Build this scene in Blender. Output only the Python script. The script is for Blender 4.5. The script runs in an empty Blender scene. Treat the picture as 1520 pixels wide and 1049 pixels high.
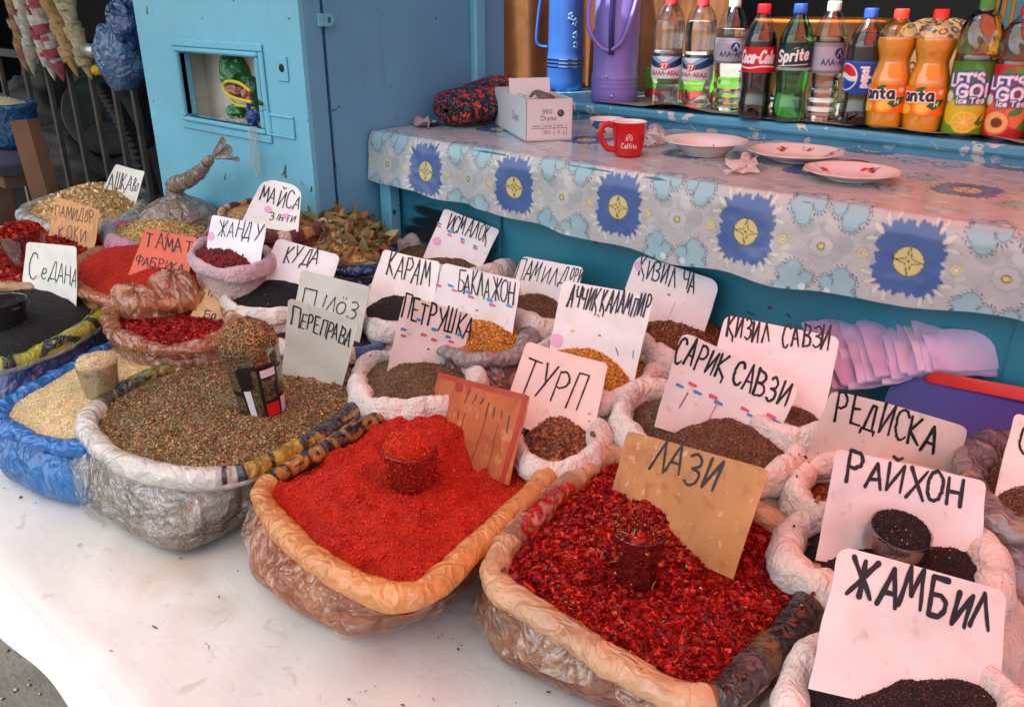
import bpy, math, random
import numpy as np

sc = bpy.context.scene
# ---------------------------------------------------------------- camera
FPX, CX, CY = 1250.0, 760.0, 524.5
PITCH, YAW, HC = math.radians(22.9), math.radians(42.0), 1.5
cam_d = bpy.data.cameras.new("camera")
cam_d.sensor_fit = 'HORIZONTAL'
cam_d.sensor_width = 36.0
cam_d.lens = FPX / 1520.0 * 36.0
cam_d.clip_start, cam_d.clip_end = 0.02, 500.0
cam = bpy.data.objects.new("camera", cam_d)
sc.collection.objects.link(cam)
cam.location = (0, 0, HC)
cam.rotation_euler = (math.pi / 2 - PITCH, 0, YAW)
sc.camera = cam
# ---------------------------------------------------------------- light
SUN_EL, SUN_AZ = math.radians(56), math.radians(200)      # azimuth clockwise from +Y
world = bpy.data.worlds.new("World")
sc.world = world
world.use_nodes = True
nt = world.node_tree
sky = nt.nodes.new("ShaderNodeTexSky")
sky.sky_type = 'NISHITA'
sky.sun_disc = False
sky.sun_elevation = SUN_EL
sky.sun_rotation = SUN_AZ
sky.air_density, sky.dust_density = 1.0, 2.5
nt.links.new(sky.outputs[0], nt.nodes["Background"].inputs[0])
nt.nodes["Background"].inputs[1].default_value = 0.15
sun_d = bpy.data.lights.new("sun", 'SUN')
sun_d.energy = 5.0
sun_d.angle = math.radians(0.5)
sun_d.color = (1.0, 0.94, 0.85)
sun = bpy.data.objects.new("sun", sun_d)
sc.collection.objects.link(sun)
sdir = np.array([math.sin(SUN_AZ) * math.cos(SUN_EL), math.cos(SUN_AZ) * math.cos(SUN_EL), math.sin(SUN_EL)])
from mathutils import Vector
sun.rotation_euler = Vector(sdir).to_track_quat('Z', 'Y').to_euler()
sc.view_settings.view_transform = 'Standard'
sc.view_settings.look = 'None'
sc.view_settings.gamma = 1.0
sc.view_settings.exposure = 1.12
cy = sc.cycles
cy.max_bounces, cy.diffuse_bounces, cy.glossy_bounces = 10, 5, 4
cy.transmission_bounces, cy.transparent_max_bounces = 8, 16
cy.caustics_reflective = cy.caustics_refractive = False
cy.sample_clamp_indirect = 6.0

# ---------------------------------------------------------------- helpers
rng = np.random.default_rng(7)
random.seed(7)
R_ = np.array([math.cos(YAW), math.sin(YAW), 0.0])
FH = np.array([-math.sin(YAW), math.cos(YAW), 0.0])
ZZ = np.array([0, 0, 1.0])
F_ = FH * math.cos(PITCH) - ZZ * math.sin(PITCH)
U_ = FH * math.sin(PITCH) + ZZ * math.cos(PITCH)
EYE = np.array([0, 0, HC])
TZ = 0.75          # top of the selling table
CZ = 1.21          # top of the counter


def ray(x, y): return F_ + R_ * (x - CX) / FPX + U_ * (CY - y) / FPX
def at(x, y, z):
    d = ray(x, y); return EYE + d * ((z - HC) / d[2])
def atY(x, y, Y):
    d = ray(x, y); return EYE + d * (Y / d[1])
def atX(x, y, X):
    d = ray(x, y); return EYE + d * (X / d[0])
def atP(x, y, P, n):
    d = ray(x, y); return EYE + d * (np.dot(P - EYE, n) / np.dot(d, n))


def hx(s):
    s = s.lstrip('#')
    v = np.array([int(s[i:i + 2], 16) / 255 for i in (0, 2, 4)])
    return np.where(v <= 0.04045, v / 12.92, ((v + 0.055) / 1.055) ** 2.4)


def _hash(i, j, k, s):
    n = (i * 374761393 + j * 668265263 + k * 1274126177 + s * 974634777) & 0x7fffffff
    n = ((n ^ (n >> 13)) * 1274126177) & 0x7fffffff
    return ((n ^ (n >> 16)) & 0xffff) / 65535.0


def vn(P, scale=1.0, seed=0):
    """smooth value noise in 0..1"""
    P = np.asarray(P, float) * scale
    if P.shape[-1] == 2: P = np.concatenate([P, np.zeros(P.shape[:-1] + (1,))], -1)
    I = np.floor(P).astype(np.int64); f = P - I; f = f * f * (3 - 2 * f)
    r = 0
    for a in (0, 1):
        for b in (0, 1):
            for c in (0, 1):
                w = (f[..., 0] if a else 1 - f[..., 0]) * (f[..., 1] if b else 1 - f[..., 1]) * (f[..., 2] if c else 1 - f[..., 2])
                r = r + w * _hash(I[..., 0] + a, I[..., 1] + b, I[..., 2] + c, seed)
    return r


def fbm(P, scale=1.0, seed=0, octv=3):
    r, a, t = 0, 1.0, 0
    for o in range(octv):
        r = r + a * vn(P, scale * 2 ** o, seed + o * 17); t += a; a *= 0.5
    return r / t


def catmull(P, n, closed=True):
    P = np.asarray(P, float); m = len(P)
    t = np.arange(n) / n * m if closed else np.linspace(0, m - 1 - 1e-6, n)
    i = np.floor(t).astype(int); f = (t - i)[:, None]
    if closed: g = lambda k: P[(i + k) % m]
    else: g = lambda k: P[np.clip(i + k, 0, m - 1)]
    a, b, c, d = g(-1), g(0), g(1), g(2)
    return 0.5 * ((2 * b) + (-a + c) * f + (2 * a - 5 * b + 4 * c - d) * f ** 2 + (-a + 3 * b - 3 * c + d) * f ** 3)


def inside(P, poly):
    x, y = P[:, 0], P[:, 1]; r = np.zeros(len(P), bool); n = len(poly)
    for k in range(n):
        x1, y1 = poly[k][:2]; x2, y2 = poly[(k + 1) % n][:2]
        if y1 == y2: continue
        c = ((y1 > y) != (y2 > y)) & (x < (x2 - x1) * (y - y1) / (y2 - y1) + x1)
        r ^= c
    return r


class MB:
    """collects shapes for ONE mesh object"""
    def __init__(s): s.V, s.F, s.C, s.n = [], [], [], 0

    def add(s, V, F, mi=0, col=(1, 1, 1)):
        V = np.asarray(V, float).reshape(-1, 3)
        C = np.ones((len(V), 4)); C[:, :3] = col
        F = np.asarray(F, np.int64)
        s.V.append(V); s.C.append(C); s.F.append((F + s.n, mi)); s.n += len(V)
        return s

    def grid(s, P, mi=0, col=(1, 1, 1), cu=False, cv=False, flip=False):
        h, w = P.shape[:2]
        idx = np.arange(h * w).reshape(h, w)
        if cv: idx = np.concatenate([idx, idx[:1]], 0)
        if cu: idx = np.concatenate([idx, idx[:, :1]], 1)
        q = np.stack([idx[:-1, :-1], idx[:-1, 1:], idx[1:, 1:], idx[1:, :-1]], -1).reshape(-1, 4)
        if flip: q = q[:, ::-1]
        c = np.asarray(col, float)
        if c.ndim == 3: c = c.reshape(-1, c.shape[-1])
        return s.add(P.reshape(-1, 3), q, mi, c)

    def box(s, a, b, mi=0, col=(1, 1, 1), ch=0.0, M=None):
        a, b = np.minimum(a, b).astype(float), np.maximum(a, b).astype(float)
        ch = min(ch, 0.45 * (b - a).min())
        if ch <= 0:
            V = np.array([[(a, b)[i][0], (a, b)[j][1], (a, b)[k][2]] for i in (0, 1) for j in (0, 1) for k in (0, 1)])
            Fs = [[0, 1, 3, 2], [4, 6, 7, 5], [0, 4, 5, 1], [2, 3, 7, 6], [0, 2, 6, 4], [1, 5, 7, 3]]
            if M is not None: V = V @ M[0].T + M[1]
            return s.add(V, Fs, mi, col)
        V, key = [], {}
        for i in (0, 1):
            for j in (0, 1):
                for k in (0, 1):
                    c = [(a, b)[i][0], (a, b)[j][1], (a, b)[k][2]]
                    for ax in range(3):       # vertex lying on face normal to ax
                        p = list(c)
                        for o in range(3):
                            if o != ax: p[o] += ch * (1 if (i, j, k)[o] == 0 else -1)
                        key[(i, j, k, ax)] = len(V); V.append(p)
        Fq, Ft = [], []
        for ax in range(3):
            o1, o2 = [o for o in range(3) if o != ax]
            for sd in (0, 1):
                f = []
                for (p, q) in ((0, 0), (1, 0), (1, 1), (0, 1)):
                    c = [0, 0, 0]; c[ax] = sd; c[o1] = p; c[o2] = q; f.append(key[(*c, ax)])
                Fq.append(f)
            for p in (0, 1):
                for q in (0, 1):
                    c0 = [0, 0, 0]; c1 = [0, 0, 0]
                    c0[ax], c1[ax] = 0, 1
                    c0[o1] = c1[o1] = p; c0[o2] = c1[o2] = q
                    Fq.append([key[(*c0, o1)], key[(*c1, o1)], key[(*c1, o2)], key[(*c0, o2)]])
        for i in (0, 1):
            for j in (0, 1):
                for k in (0, 1): Ft.append([key[(i, j, k, ax)] for ax in range(3)])
        V = np.array(V)
        if M is not None: V = V @ M[0].T + M[1]
        s.add(V, Fq, mi, col)
        n0 = s.n - len(V)
        s.F.append((np.array(Ft) + n0, mi))
        return s

    def tube(s, P, r, n=10, mi=0, col=(1, 1, 1), caps=True, flat=1.0, up=None):
        P = np.asarray(P, float); m = len(P)
        r = np.broadcast_to(np.asarray(r, float), (m,))
        T = np.gradient(P, axis=0); T /= np.linalg.norm(T, axis=1)[:, None] + 1e-12
        u = np.array(up if up is not None else ([0, 0, 1.0] if abs(T[0, 2]) < 0.9 else [1.0, 0, 0]))
        G = np.zeros((m, n, 3))
        a = np.linspace(0, 2 * math.pi, n, endpoint=False)
        for i in range(m):
            w = np.cross(T[i], u); w /= np.linalg.norm(w) + 1e-12
            u2 = np.cross(w, T[i])
            if up is None: u = u2
            G[i] = P[i] + r[i] * (np.cos(a)[:, None] * w + flat * np.sin(a)[:, None] * u2)
        s.grid(G, mi, col, cu=True)
        if caps:
            n0 = s.n - m * n
            s.F.append((np.array([list(range(n - 1, -1, -1))]) + n0, mi))
            s.F.append((np.array([[(m - 1) * n + k for k in range(n)]]) + n0, mi))
        return s

    def lathe(s, prof, c, n=32, mi=0, col=(1, 1, 1), a0=0.0, wob=None, M=None):
        prof = np.asarray(prof, float)
        a = a0 + np.linspace(0, 2 * math.pi, n, endpoint=False)
        G = np.zeros((len(prof), n, 3))
        G[..., 0] = prof[:, :1] * np.cos(a); G[..., 1] = prof[:, :1] * np.sin(a); G[..., 2] = prof[:, 1:2]
        if wob is not None: G = wob(G)
        if M is not None: G = G @ np.asarray(M).T
        return s.grid(G + np.asarray(c), mi, col, cu=True)

    def build(s, name, mats, parent=None, smooth=True, kind=None, label=None, loc=None):
        me = bpy.data.meshes.new(name)
        V = np.concatenate(s.V)
        if loc is not None: V = V - np.asarray(loc)
        lv, ls, mi, p = [], [], [], 0
        for F, m in s.F:
            k = F.shape[1]
            lv.append(F.ravel()); ls.append(p + np.arange(len(F)) * k); p += F.size
            mi.append(np.full(len(F), m))
        lv, ls, mi = np.concatenate(lv), np.concatenate(ls), np.concatenate(mi)
        me.vertices.add(len(V)); me.vertices.foreach_set("co", V.ravel())
        me.loops.add(len(lv)); me.loops.foreach_set("vertex_index", lv.astype(np.int32))
        me.polygons.add(len(ls)); me.polygons.foreach_set("loop_start", ls.astype(np.int32))
        for m in (mats if isinstance(mats, (list, tuple)) else [mats]): me.materials.append(m)
        me.polygons.foreach_set("material_index", mi.astype(np.int32))
        me.update(calc_edges=True)
        at_ = me.attributes.new("Col", 'FLOAT_COLOR', 'POINT')
        at_.data.foreach_set("color", np.concatenate(s.C).ravel().astype(np.float32))
        me.polygons.foreach_set("use_smooth", np.full(len(ls), bool(smooth)))
        me.validate()
        o = bpy.data.objects.new(name, me)
        sc.collection.objects.link(o)
        if parent is not None:
            o.parent = parent
            o.location = -np.array(parent.location) if parent.type == 'EMPTY' else (0, 0, 0)
        elif loc is not None: o.location = loc
        if kind: o["kind"] = kind
        if label: o["label"] = label
        return o


def tag(o, label, cat, group=None):
    o["label"] = label; o["category"] = cat
    if group: o["group"] = group
    return o


def thing(name, label, cat, loc=(0, 0, 0), group=None):
    o = bpy.data.objects.new(name, None)
    o.empty_display_size = 0.05
    sc.collection.objects.link(o)
    o.location = tuple(float(v) for v in loc)
    return tag(o, label, cat, group)


# ---------------------------------------------------------------- materials
class NT:
    def __init__(s, name):
        s.m = bpy.data.materials.new(name); s.m.use_nodes = True
        s.t = s.m.node_tree; s.t.nodes.clear()
        s.out = s.t.nodes.new("ShaderNodeOutputMaterial")
        s.crd = None

    def n(s, typ, **kw):
        nd = s.t.nodes.new("ShaderNode" + typ)
        for k, v in kw.items():
            if k.startswith('i_'):
                key = k[2:]
                key = int(key) if key.isdigit() else key.replace('_', ' ')
                s.put(nd.inputs[key], v)
            else: setattr(nd, k, v)
        return nd

    def put(s, sock, v):
        if isinstance(v, bpy.types.NodeSocket): s.t.links.new(v, sock)
        elif isinstance(v, (tuple, list, np.ndarray)):
            v = [float(x) for x in v]
            if len(sock.default_value) == 4 and len(v) == 3: v = v + [1.0]
            sock.default_value = v
        else: sock.default_value = v

    def coords(s):
        if s.crd is None: s.crd = s.n("TexCoord").outputs["Object"]
        return s.crd

    def noise(s, scale, detail=3, dist=0.0, vec=None):
        return s.n("TexNoise", i_Vector=vec or s.coords(), i_Scale=scale, i_Detail=float(detail), i_Distortion=dist).outputs[0]

    def mix(s, fac, a, b, blend='MIX'):
        nd = s.n("Mix", data_type='RGBA', blend_type=blend)
        s.put(nd.inputs[0], fac); s.put(nd.inputs[6], a); s.put(nd.inputs[7], b)
        return nd.outputs[2]

    def ramp(s, fac, stops, interp='LINEAR'):
        nd = s.n("ValToRGB", i_0=fac); nd.color_ramp.interpolation = interp
        el = nd.color_ramp.elements
        while len(el) < len(stops): el.new(0.5)
        for e, (p, c) in zip(el, stops):
            e.position = p; e.color = (*[float(x) for x in (c if hasattr(c, '__len__') else (c, c, c))], 1)
        return nd.outputs[0]

    def bump(s, hgt, strength=0.3, dist=0.002, nrm=None):
        nd = s.n("Bump", i_Strength=strength, i_Distance=dist, i_Height=hgt)
        if nrm is not None: s.put(nd.inputs["Normal"], nrm)
        return nd.outputs[0]

    def math(s, op, a, b=0.0):
        nd = s.n("Math", operation=op); s.put(nd.inputs[0], a); s.put(nd.inputs[1], b); return nd.outputs[0]

    def done(s, sh): s.t.links.new(sh, s.out.inputs[0]); return s.m


def vcol(t): return t.n("Attribute", attribute_name="Col").outputs["Color"]


_mc = {}
def M(name, color=None, rough=0.6, bump=None, var=None, metal=0.0, spec=0.5, sheen=0.0, trl=0.0, coat=0.0, dirt=None, bdist=0.002):
    """plain surface: colour (or the Col attribute), with tonal noise, bump, a translucent share and dirt"""
    if name in _mc: return _mc[name]
    t = NT(name)
    c = vcol(t) if color is None else t.n("RGB").outputs[0]
    if color is not None: c.default_value = (*[float(x) for x in color], 1)
    if var:
        f = t.noise(var[0], 4)
        c = t.mix(1.0, c, t.ramp(f, [(0.3, 1 - var[1]), (0.7, 1 + var[1] * 0.6)]), 'MULTIPLY')
    if dirt:
        f = t.ramp(t.noise(dirt[0], 6, 0.6), [(dirt[1], 0.0), (dirt[1] + dirt[3] if len(dirt) > 3 else dirt[1] + 0.03, 1.0)])
        c = t.mix(f, c, hx(dirt[2]))
    kw = {}
    if bump: kw['i_Normal'] = t.bump(t.noise(bump[0], 5), bump[1], bdist)
    p = t.n("BsdfPrincipled", i_Base_Color=c, i_Roughness=rough, i_Metallic=metal, **kw)
    p.inputs["Specular IOR Level"].default_value = spec
    p.inputs["Sheen Weight"].default_value = sheen
    p.inputs["Coat Weight"].default_value = coat
    sh = p.outputs[0]
    if trl:
        tr = t.n("BsdfTranslucent", i_Color=c)
        sh = t.n("MixShader", i_0=trl, i_1=sh, i_2=tr.outputs[0]).outputs[0]
    _mc[name] = t.done(sh)
    return _mc[name]


def film(name, alpha=0.9, rough=0.28, trl=0.35, crink=0.6, scale=1.0):
    """crinkled plastic film coloured by Col, partly see-through"""
    if name in _mc: return _mc[name]
    t = NT(name)
    c = vcol(t)
    wv = t.mix(0.10, t.coords(), t.n("TexNoise", i_Scale=7.0 * scale, i_Vector=t.coords()).outputs[1])
    def ridge(sc_, pw):
        n = t.noise(sc_, 1, 0.6, wv)
        return t.math('POWER', t.math('SUBTRACT', 1.0, t.math('ABSOLUTE', t.math('SUBTRACT', t.math('MULTIPLY', n, 2.0), 1.0))), pw)
    v = t.n("TexVoronoi", feature='DISTANCE_TO_EDGE', i_Scale=30 * scale, i_Vector=wv).outputs[0]
    h = t.math('ADD', t.math('ADD', ridge(17 * scale, 3.0), t.math('MULTIPLY', ridge(44 * scale, 3.0), .45)), t.math('ADD', t.math('MULTIPLY', t.math('MINIMUM', v, 0.2), 1.3), t.math('MULTIPLY', t.noise(120 * scale, 2), .10)))
    nr = t.bump(h, crink, 0.008)
    p = t.n("BsdfPrincipled", i_Base_Color=c, i_Roughness=rough, i_Normal=nr)
    p.inputs["Specular IOR Level"].default_value = 0.7
    p.inputs["Coat Weight"].default_value = 0.8
    p.inputs["Coat Roughness"].default_value = 0.10
    t.put(p.inputs["Coat Normal"], nr)
    tr = t.n("BsdfTranslucent", i_Color=c, i_Normal=nr)
    sh = t.n("MixShader", i_0=trl, i_1=p.outputs[0], i_2=tr.outputs[0]).outputs[0]
    if alpha < 1:
        tp = t.n("BsdfTransparent", i_Color=t.mix(0.75, c, (1, 1, 1)))
        tpg = t.n("MixShader", i_0=0.13, i_1=tp.outputs[0], i_2=t.n("BsdfGlossy", i_Roughness=0.14, i_Normal=nr).outputs[0]).outputs[0]
        f = t.math('ADD', t.math('MULTIPLY', t.math('SUBTRACT', t.noise(13 * scale, 3, 0.5), 0.5), 0.9), alpha)
        f.node.use_clamp = True
        sh = t.n("MixShader", i_0=f, i_1=tpg, i_2=sh).outputs[0]
    _mc[name] = t.done(sh)
    return _mc[name]


def speck(name, cols, scale=420.0, rough=0.7):
    """granular colour for the packed spice"""
    if name in _mc: return _mc[name]
    t = NT(name)
    v = t.n("TexVoronoi", i_Scale=scale, i_Vector=t.coords())
    r = t.n("SeparateColor", i_0=v.outputs["Color"]).outputs[0]
    n = len(cols)
    c = t.ramp(r, [(i / n, hx(k)) for i, k in enumerate(cols)], 'CONSTANT')
    c = t.mix(1.0, c, t.ramp(t.noise(40, 3), [(0.3, 0.75), (0.7, 1.15)]), 'MULTIPLY')
    p = t.n("BsdfPrincipled", i_Base_Color=c, i_Roughness=rough, i_Normal=t.bump(v.outputs["Distance"], 0.9, 0.0025))
    p.inputs["Specular IOR Level"].default_value = 0.25
    _mc[name] = t.done(p.outputs[0])
    return _mc[name]


def clear(name, tint=(1, 1, 1), gloss=0.12, rough=0.03):
    """thin clear wall: see-through with a fresnel sheen"""
    if name in _mc: return _mc[name]
    t = NT(name)
    lw = t.n("LayerWeight", i_Blend=0.45).outputs["Facing"]
    edge = t.math('POWER', lw, 1.8)
    tp = t.n("BsdfTransparent", i_Color=t.mix(edge, tint, np.array(tint) * 0.80))
    gl = t.n("BsdfGlossy", i_Roughness=rough)
    f = t.math('ADD', t.math('MULTIPLY', edge, 0.45), gloss)
    _mc[name] = t.done(t.n("MixShader", i_0=f, i_1=tp.outputs[0], i_2=gl.outputs[0]).outputs[0])
    return _mc[name]


def liquid(name, color, rough=0.05, ior=1.33):
    if name in _mc: return _mc[name]
    t = NT(name)
    p = t.n("BsdfPrincipled", i_Base_Color=color, i_Roughness=rough, i_IOR=ior)
    p.inputs["Transmission Weight"].default_value = 1.0
    _mc[name] = t.done(p.outputs[0])
    return _mc[name]


# ---------------------------------------------------------------- lettering
GL = {
 'А': (6, "0,0 3,10 6,0;1.2,3.4 5,3.6"), 'Б': (6, "6,10 .5,10 .5,0 4,0 6,1.6 6,4 4,5.5 .5,5.3"),
 'В': (6, "~.5,0 .5,10 .6,10 4.2,9.4 5,7.5 3.6,5.6 .8,5.2;~.8,5.2 4.6,4.8 6,2.8 4.6,.5 .5,0"),
 'Г': (5, ".5,0 .5,10 5,10"), 'Д': (7, "0,-1.6 0,.4 6.6,.4 6.6,-1.6;1,.4 3.4,10 5.4,10 5.6,.4"), 'Е': (5, "5,10 .5,10 .5,0 5,0;.5,5 4.4,5"),
 'Ж': (7.5, "3.7,0 3.7,10;0,10 3.7,5 0,0;7.4,10 3.7,5 7.4,0"), 'З': (5.6, "~.4,9 2.5,10 5,8.4 4.4,6.2 2,5.3;~2,5.3 5,4.6 5.6,2.2 3,0 .3,1"),
 'И': (6, ".5,10 .5,0 5.5,10 5.5,0"), 'Й': (6, ".5,10 .5,0 5.5,10 5.5,0;1.5,12.6 3,11.6 4.5,12.6"),
 'К': (5.5, ".5,0 .5,10;5,10 .5,4.6 5.5,0"), 'Қ': (6, ".5,0 .5,10;5,10 .5,4.6 5.5,.2 5.6,-2.2"), 'Л': (6, "0,0 3.2,10 6,0"),
 'М': (7, "0,0 1.2,10 3.4,3 5.6,10 7,0"), 'Н': (6, ".5,0 .5,10;5.5,0 5.5,10;.5,5 5.5,5"),
 'О': (6, "~3,10 .8,8.4 .2,5 .8,1.6 3,0 5.2,1.6 5.8,5 5.2,8.4 3,10"), 'П': (6, ".5,0 .5,10 5.5,10 5.5,0"),
 'Р': (5.6, ".5,0 .5,10;~.5,10 3.6,10 5.4,8.2 5,6 3,4.8 .5,4.8"), 'С': (5.8, "~5.6,8.4 4,10 2,9.8 .5,7.4 .4,3 2,.3 4,0 5.6,1.4"),
 'Т': (6, "0,10 6,10;3,10 3,0"), 'У': (5.8, ".4,10 3,4.6;5.6,10 1.4,0"), 'Ф': (6.4, "3.2,-1 3.2,11;~3.2,8.6 .8,8 0,5.5 .8,3 3.2,2.5 5.6,3 6.4,5.5 5.6,8 3.2,8.6"),
 'Х': (6, "0,0 6,10;0,10 6,0"), 'Ч': (5.6, "~.4,10 .6,6 2.4,4.8 5.2,5.6;5.2,10 5.2,0"), 'Ш': (7, ".2,10 .2,0 6.8,0 6.8,10;3.5,0 3.5,10"),
 'Ö': (6, "~3,8 .8,6.8 .2,4 .8,1.2 3,0 5.2,1.2 5.8,4 5.2,6.8 3,8;1.9,11.4 2,10.6;4,11.6 4.1,10.8"), 'І': (2.4, "1.6,10 .8,0"), '1': (2.4, "1.6,10 .8,0"),
 'а': (4.6, "~4.2,6 2,6.2 .4,3.4 1.4,.3 3.4,.8 4.2,4;4.2,6 4.5,0"), 'б': (4.6, "~4.6,10 1.2,8.8 .4,4 1.6,.2 3.6,.4 4.2,3 2.6,5 .6,3.6"), 'е': (4.2, "~.5,3.2 3.6,3.6 3.4,6 1.6,6 .4,3 1.6,.2 4,.8"),
 'в': (4.2, "~.5,0 1,8 2.6,8.6 3,6 1,4.4 3.6,3.4 3.4,.6 .5,0"), 'о': (4.2, "~2.2,6 .4,4 .8,.6 2.6,0 4,2.4 3.4,5.4 2.2,6"), 'р': (4.2, ".4,-3.5 .8,6;~.6,5.4 3,6.2 4,3.4 2.6,.4 .5,1.2"),
 # latin
 'D': (6, "~.5,0 .5,10 .6,10 4,9.4 5.8,6.6 5.8,3.4 4,.5 .5,0"), 'F': (5, "5,10 .5,10 .5,0;.5,5.2 4.2,5.2"), 'G': (6, "~5.6,8.4 4,10 2,9.8 .4,7 .4,3 2,.2 4.4,.2 5.6,1.8;5.6,1.6 5.6,4.6 3.2,4.6"),
 'I': (1.6, ".8,0 .8,10"), 'L': (5, ".5,10 .5,0 5,0"), 'N': (6, ".5,0 .5,10 5.5,0 5.5,10"), 'S': (5.4, "~5,8.6 3,10 .8,8.8 .8,6.4 4.4,4.4 5,2 3,0 .3,1.4"),
 'R': (5.6, ".5,0 .5,10;~.5,10 3.6,10 5.4,8.2 5,6 3,4.8 .5,4.8;2.6,4.8 5.6,0"), '!': (1.6, ".8,10 .8,3;.8,.6 .8,0"), "'": (1.2, ".8,10 .5,8"), '-': (4, ".5,4.5 3.5,4.5"),
 '2': (5, "~.3,8 2.4,10 4.6,8.2 4,5.4 .3,0;.3,0 4.8,0"), '7': (5, ".2,10 4.8,10 1.6,0"), '5': (5, "4.6,10 1,10 .6,5.6;~.6,5.6 3.4,6 4.8,3 3,0 .3,1"), '0': (5, "~2.5,10 .6,8 .4,2 2.5,0 4.5,2 4.4,8 2.5,10"),
 '8': (5, "~2.5,5.4 .6,7.8 2.5,10 4.4,7.8 2.5,5.4 .3,2.4 2.5,0 4.7,2.4 2.5,5.4"), '9': (5, "~4.4,7 2.4,5 .5,7.4 2.4,10 4.4,7.6 4.2,2.4 1.6,0"),
 'a': (4.6, "~4.2,6 2,6.2 .4,3.4 1.4,.3 3.4,.8 4.2,4;4.2,6 4.5,0"), 'c': (4, "~4,5.2 2,6.2 .4,3.2 1.6,.1 4,.8"), 'd': (4.6, "~4.2,6 2,6.2 .4,3.4 1.4,.3 3.4,.8 4.2,4;4.2,10 4.4,0"),
 'e': (4.2, "~.5,3.2 3.8,3.4 3.4,6 1.6,6 .4,3 1.6,.1 4,.8"), 'f': (3.4, "~3.4,9.6 2,10 1.4,8 1.4,0;.2,6 3,6"), 'i': (1.6, ".8,6 .8,0;.8,8.6 .8,8.2"), 'l': (1.6, ".8,10 .8,0"),
 'n': (4.6, ".5,6 .5,0;~.5,4 2.4,6.2 4,5 4.2,0"), 'o': (4.4, "~2.2,6 .4,4 .8,.6 2.2,0 3.8,.8 4,4 2.2,6"), 'p': (4.6, ".5,6 .5,-3.5;~.5,4.6 2.4,6.2 4.2,4.2 3.4,.4 1.6,0 .5,1.6"),
 'r': (3.2, ".5,6 .5,0;~.5,4 1.8,6 3.2,5.6"), 's': (3.8, "~3.6,5.2 2,6.2 .6,4.8 3.2,2.4 2.4,0 .3,.8"), 't': (3.2, "1.4,9 1.5,1 3,.2;.2,6 3,6"), 'y': (4.4, ".4,6 2.2,.6;4.2,6 1.4,-3.4"),
 'k': (4.2, ".5,10 .5,0;3.8,6 .6,2.8 4.2,0"),
}
GL['3'] = GL['З']
for a_, b_ in zip("ABCEHKMOPTX", "АВСЕНКМОРТХ"): GL[a_] = GL[b_]


def strokes(txt, gap=1.7, jit=0.0, R=None):
    """polylines (n,2) in 0..1 height units and the total width"""
    out, x = [], 0.0
    for ch in txt:
        if ch == ' ': x += 3.2; continue
        w, d = GL[ch]
        dx, dy = (R.normal(0, jit, 2) if jit else (0, 0))
        sx, sy, sh = (1 + R.normal(0, jit * .12), 1 + R.normal(0, jit * .14), R.normal(0, jit * .1)) if jit else (1, 1, 0)
        for part in d.split(';'):
            sm = part[0] == '~'
            P = np.array([[float(v) for v in q.split(',')] for q in part.lstrip('~').split()])
            if sm: P = catmull(P, 4 * len(P), False)
            P = P * [sx, sy]; P[:, 0] += sh * P[:, 1]
            if jit: P = P + R.normal(0, jit * 0.25, P.shape)
            out.append((P + [x + dx, dy]) / 10.0)
        x += w + gap
    return out, max(x - gap, 1e-3) / 10.0


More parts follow.
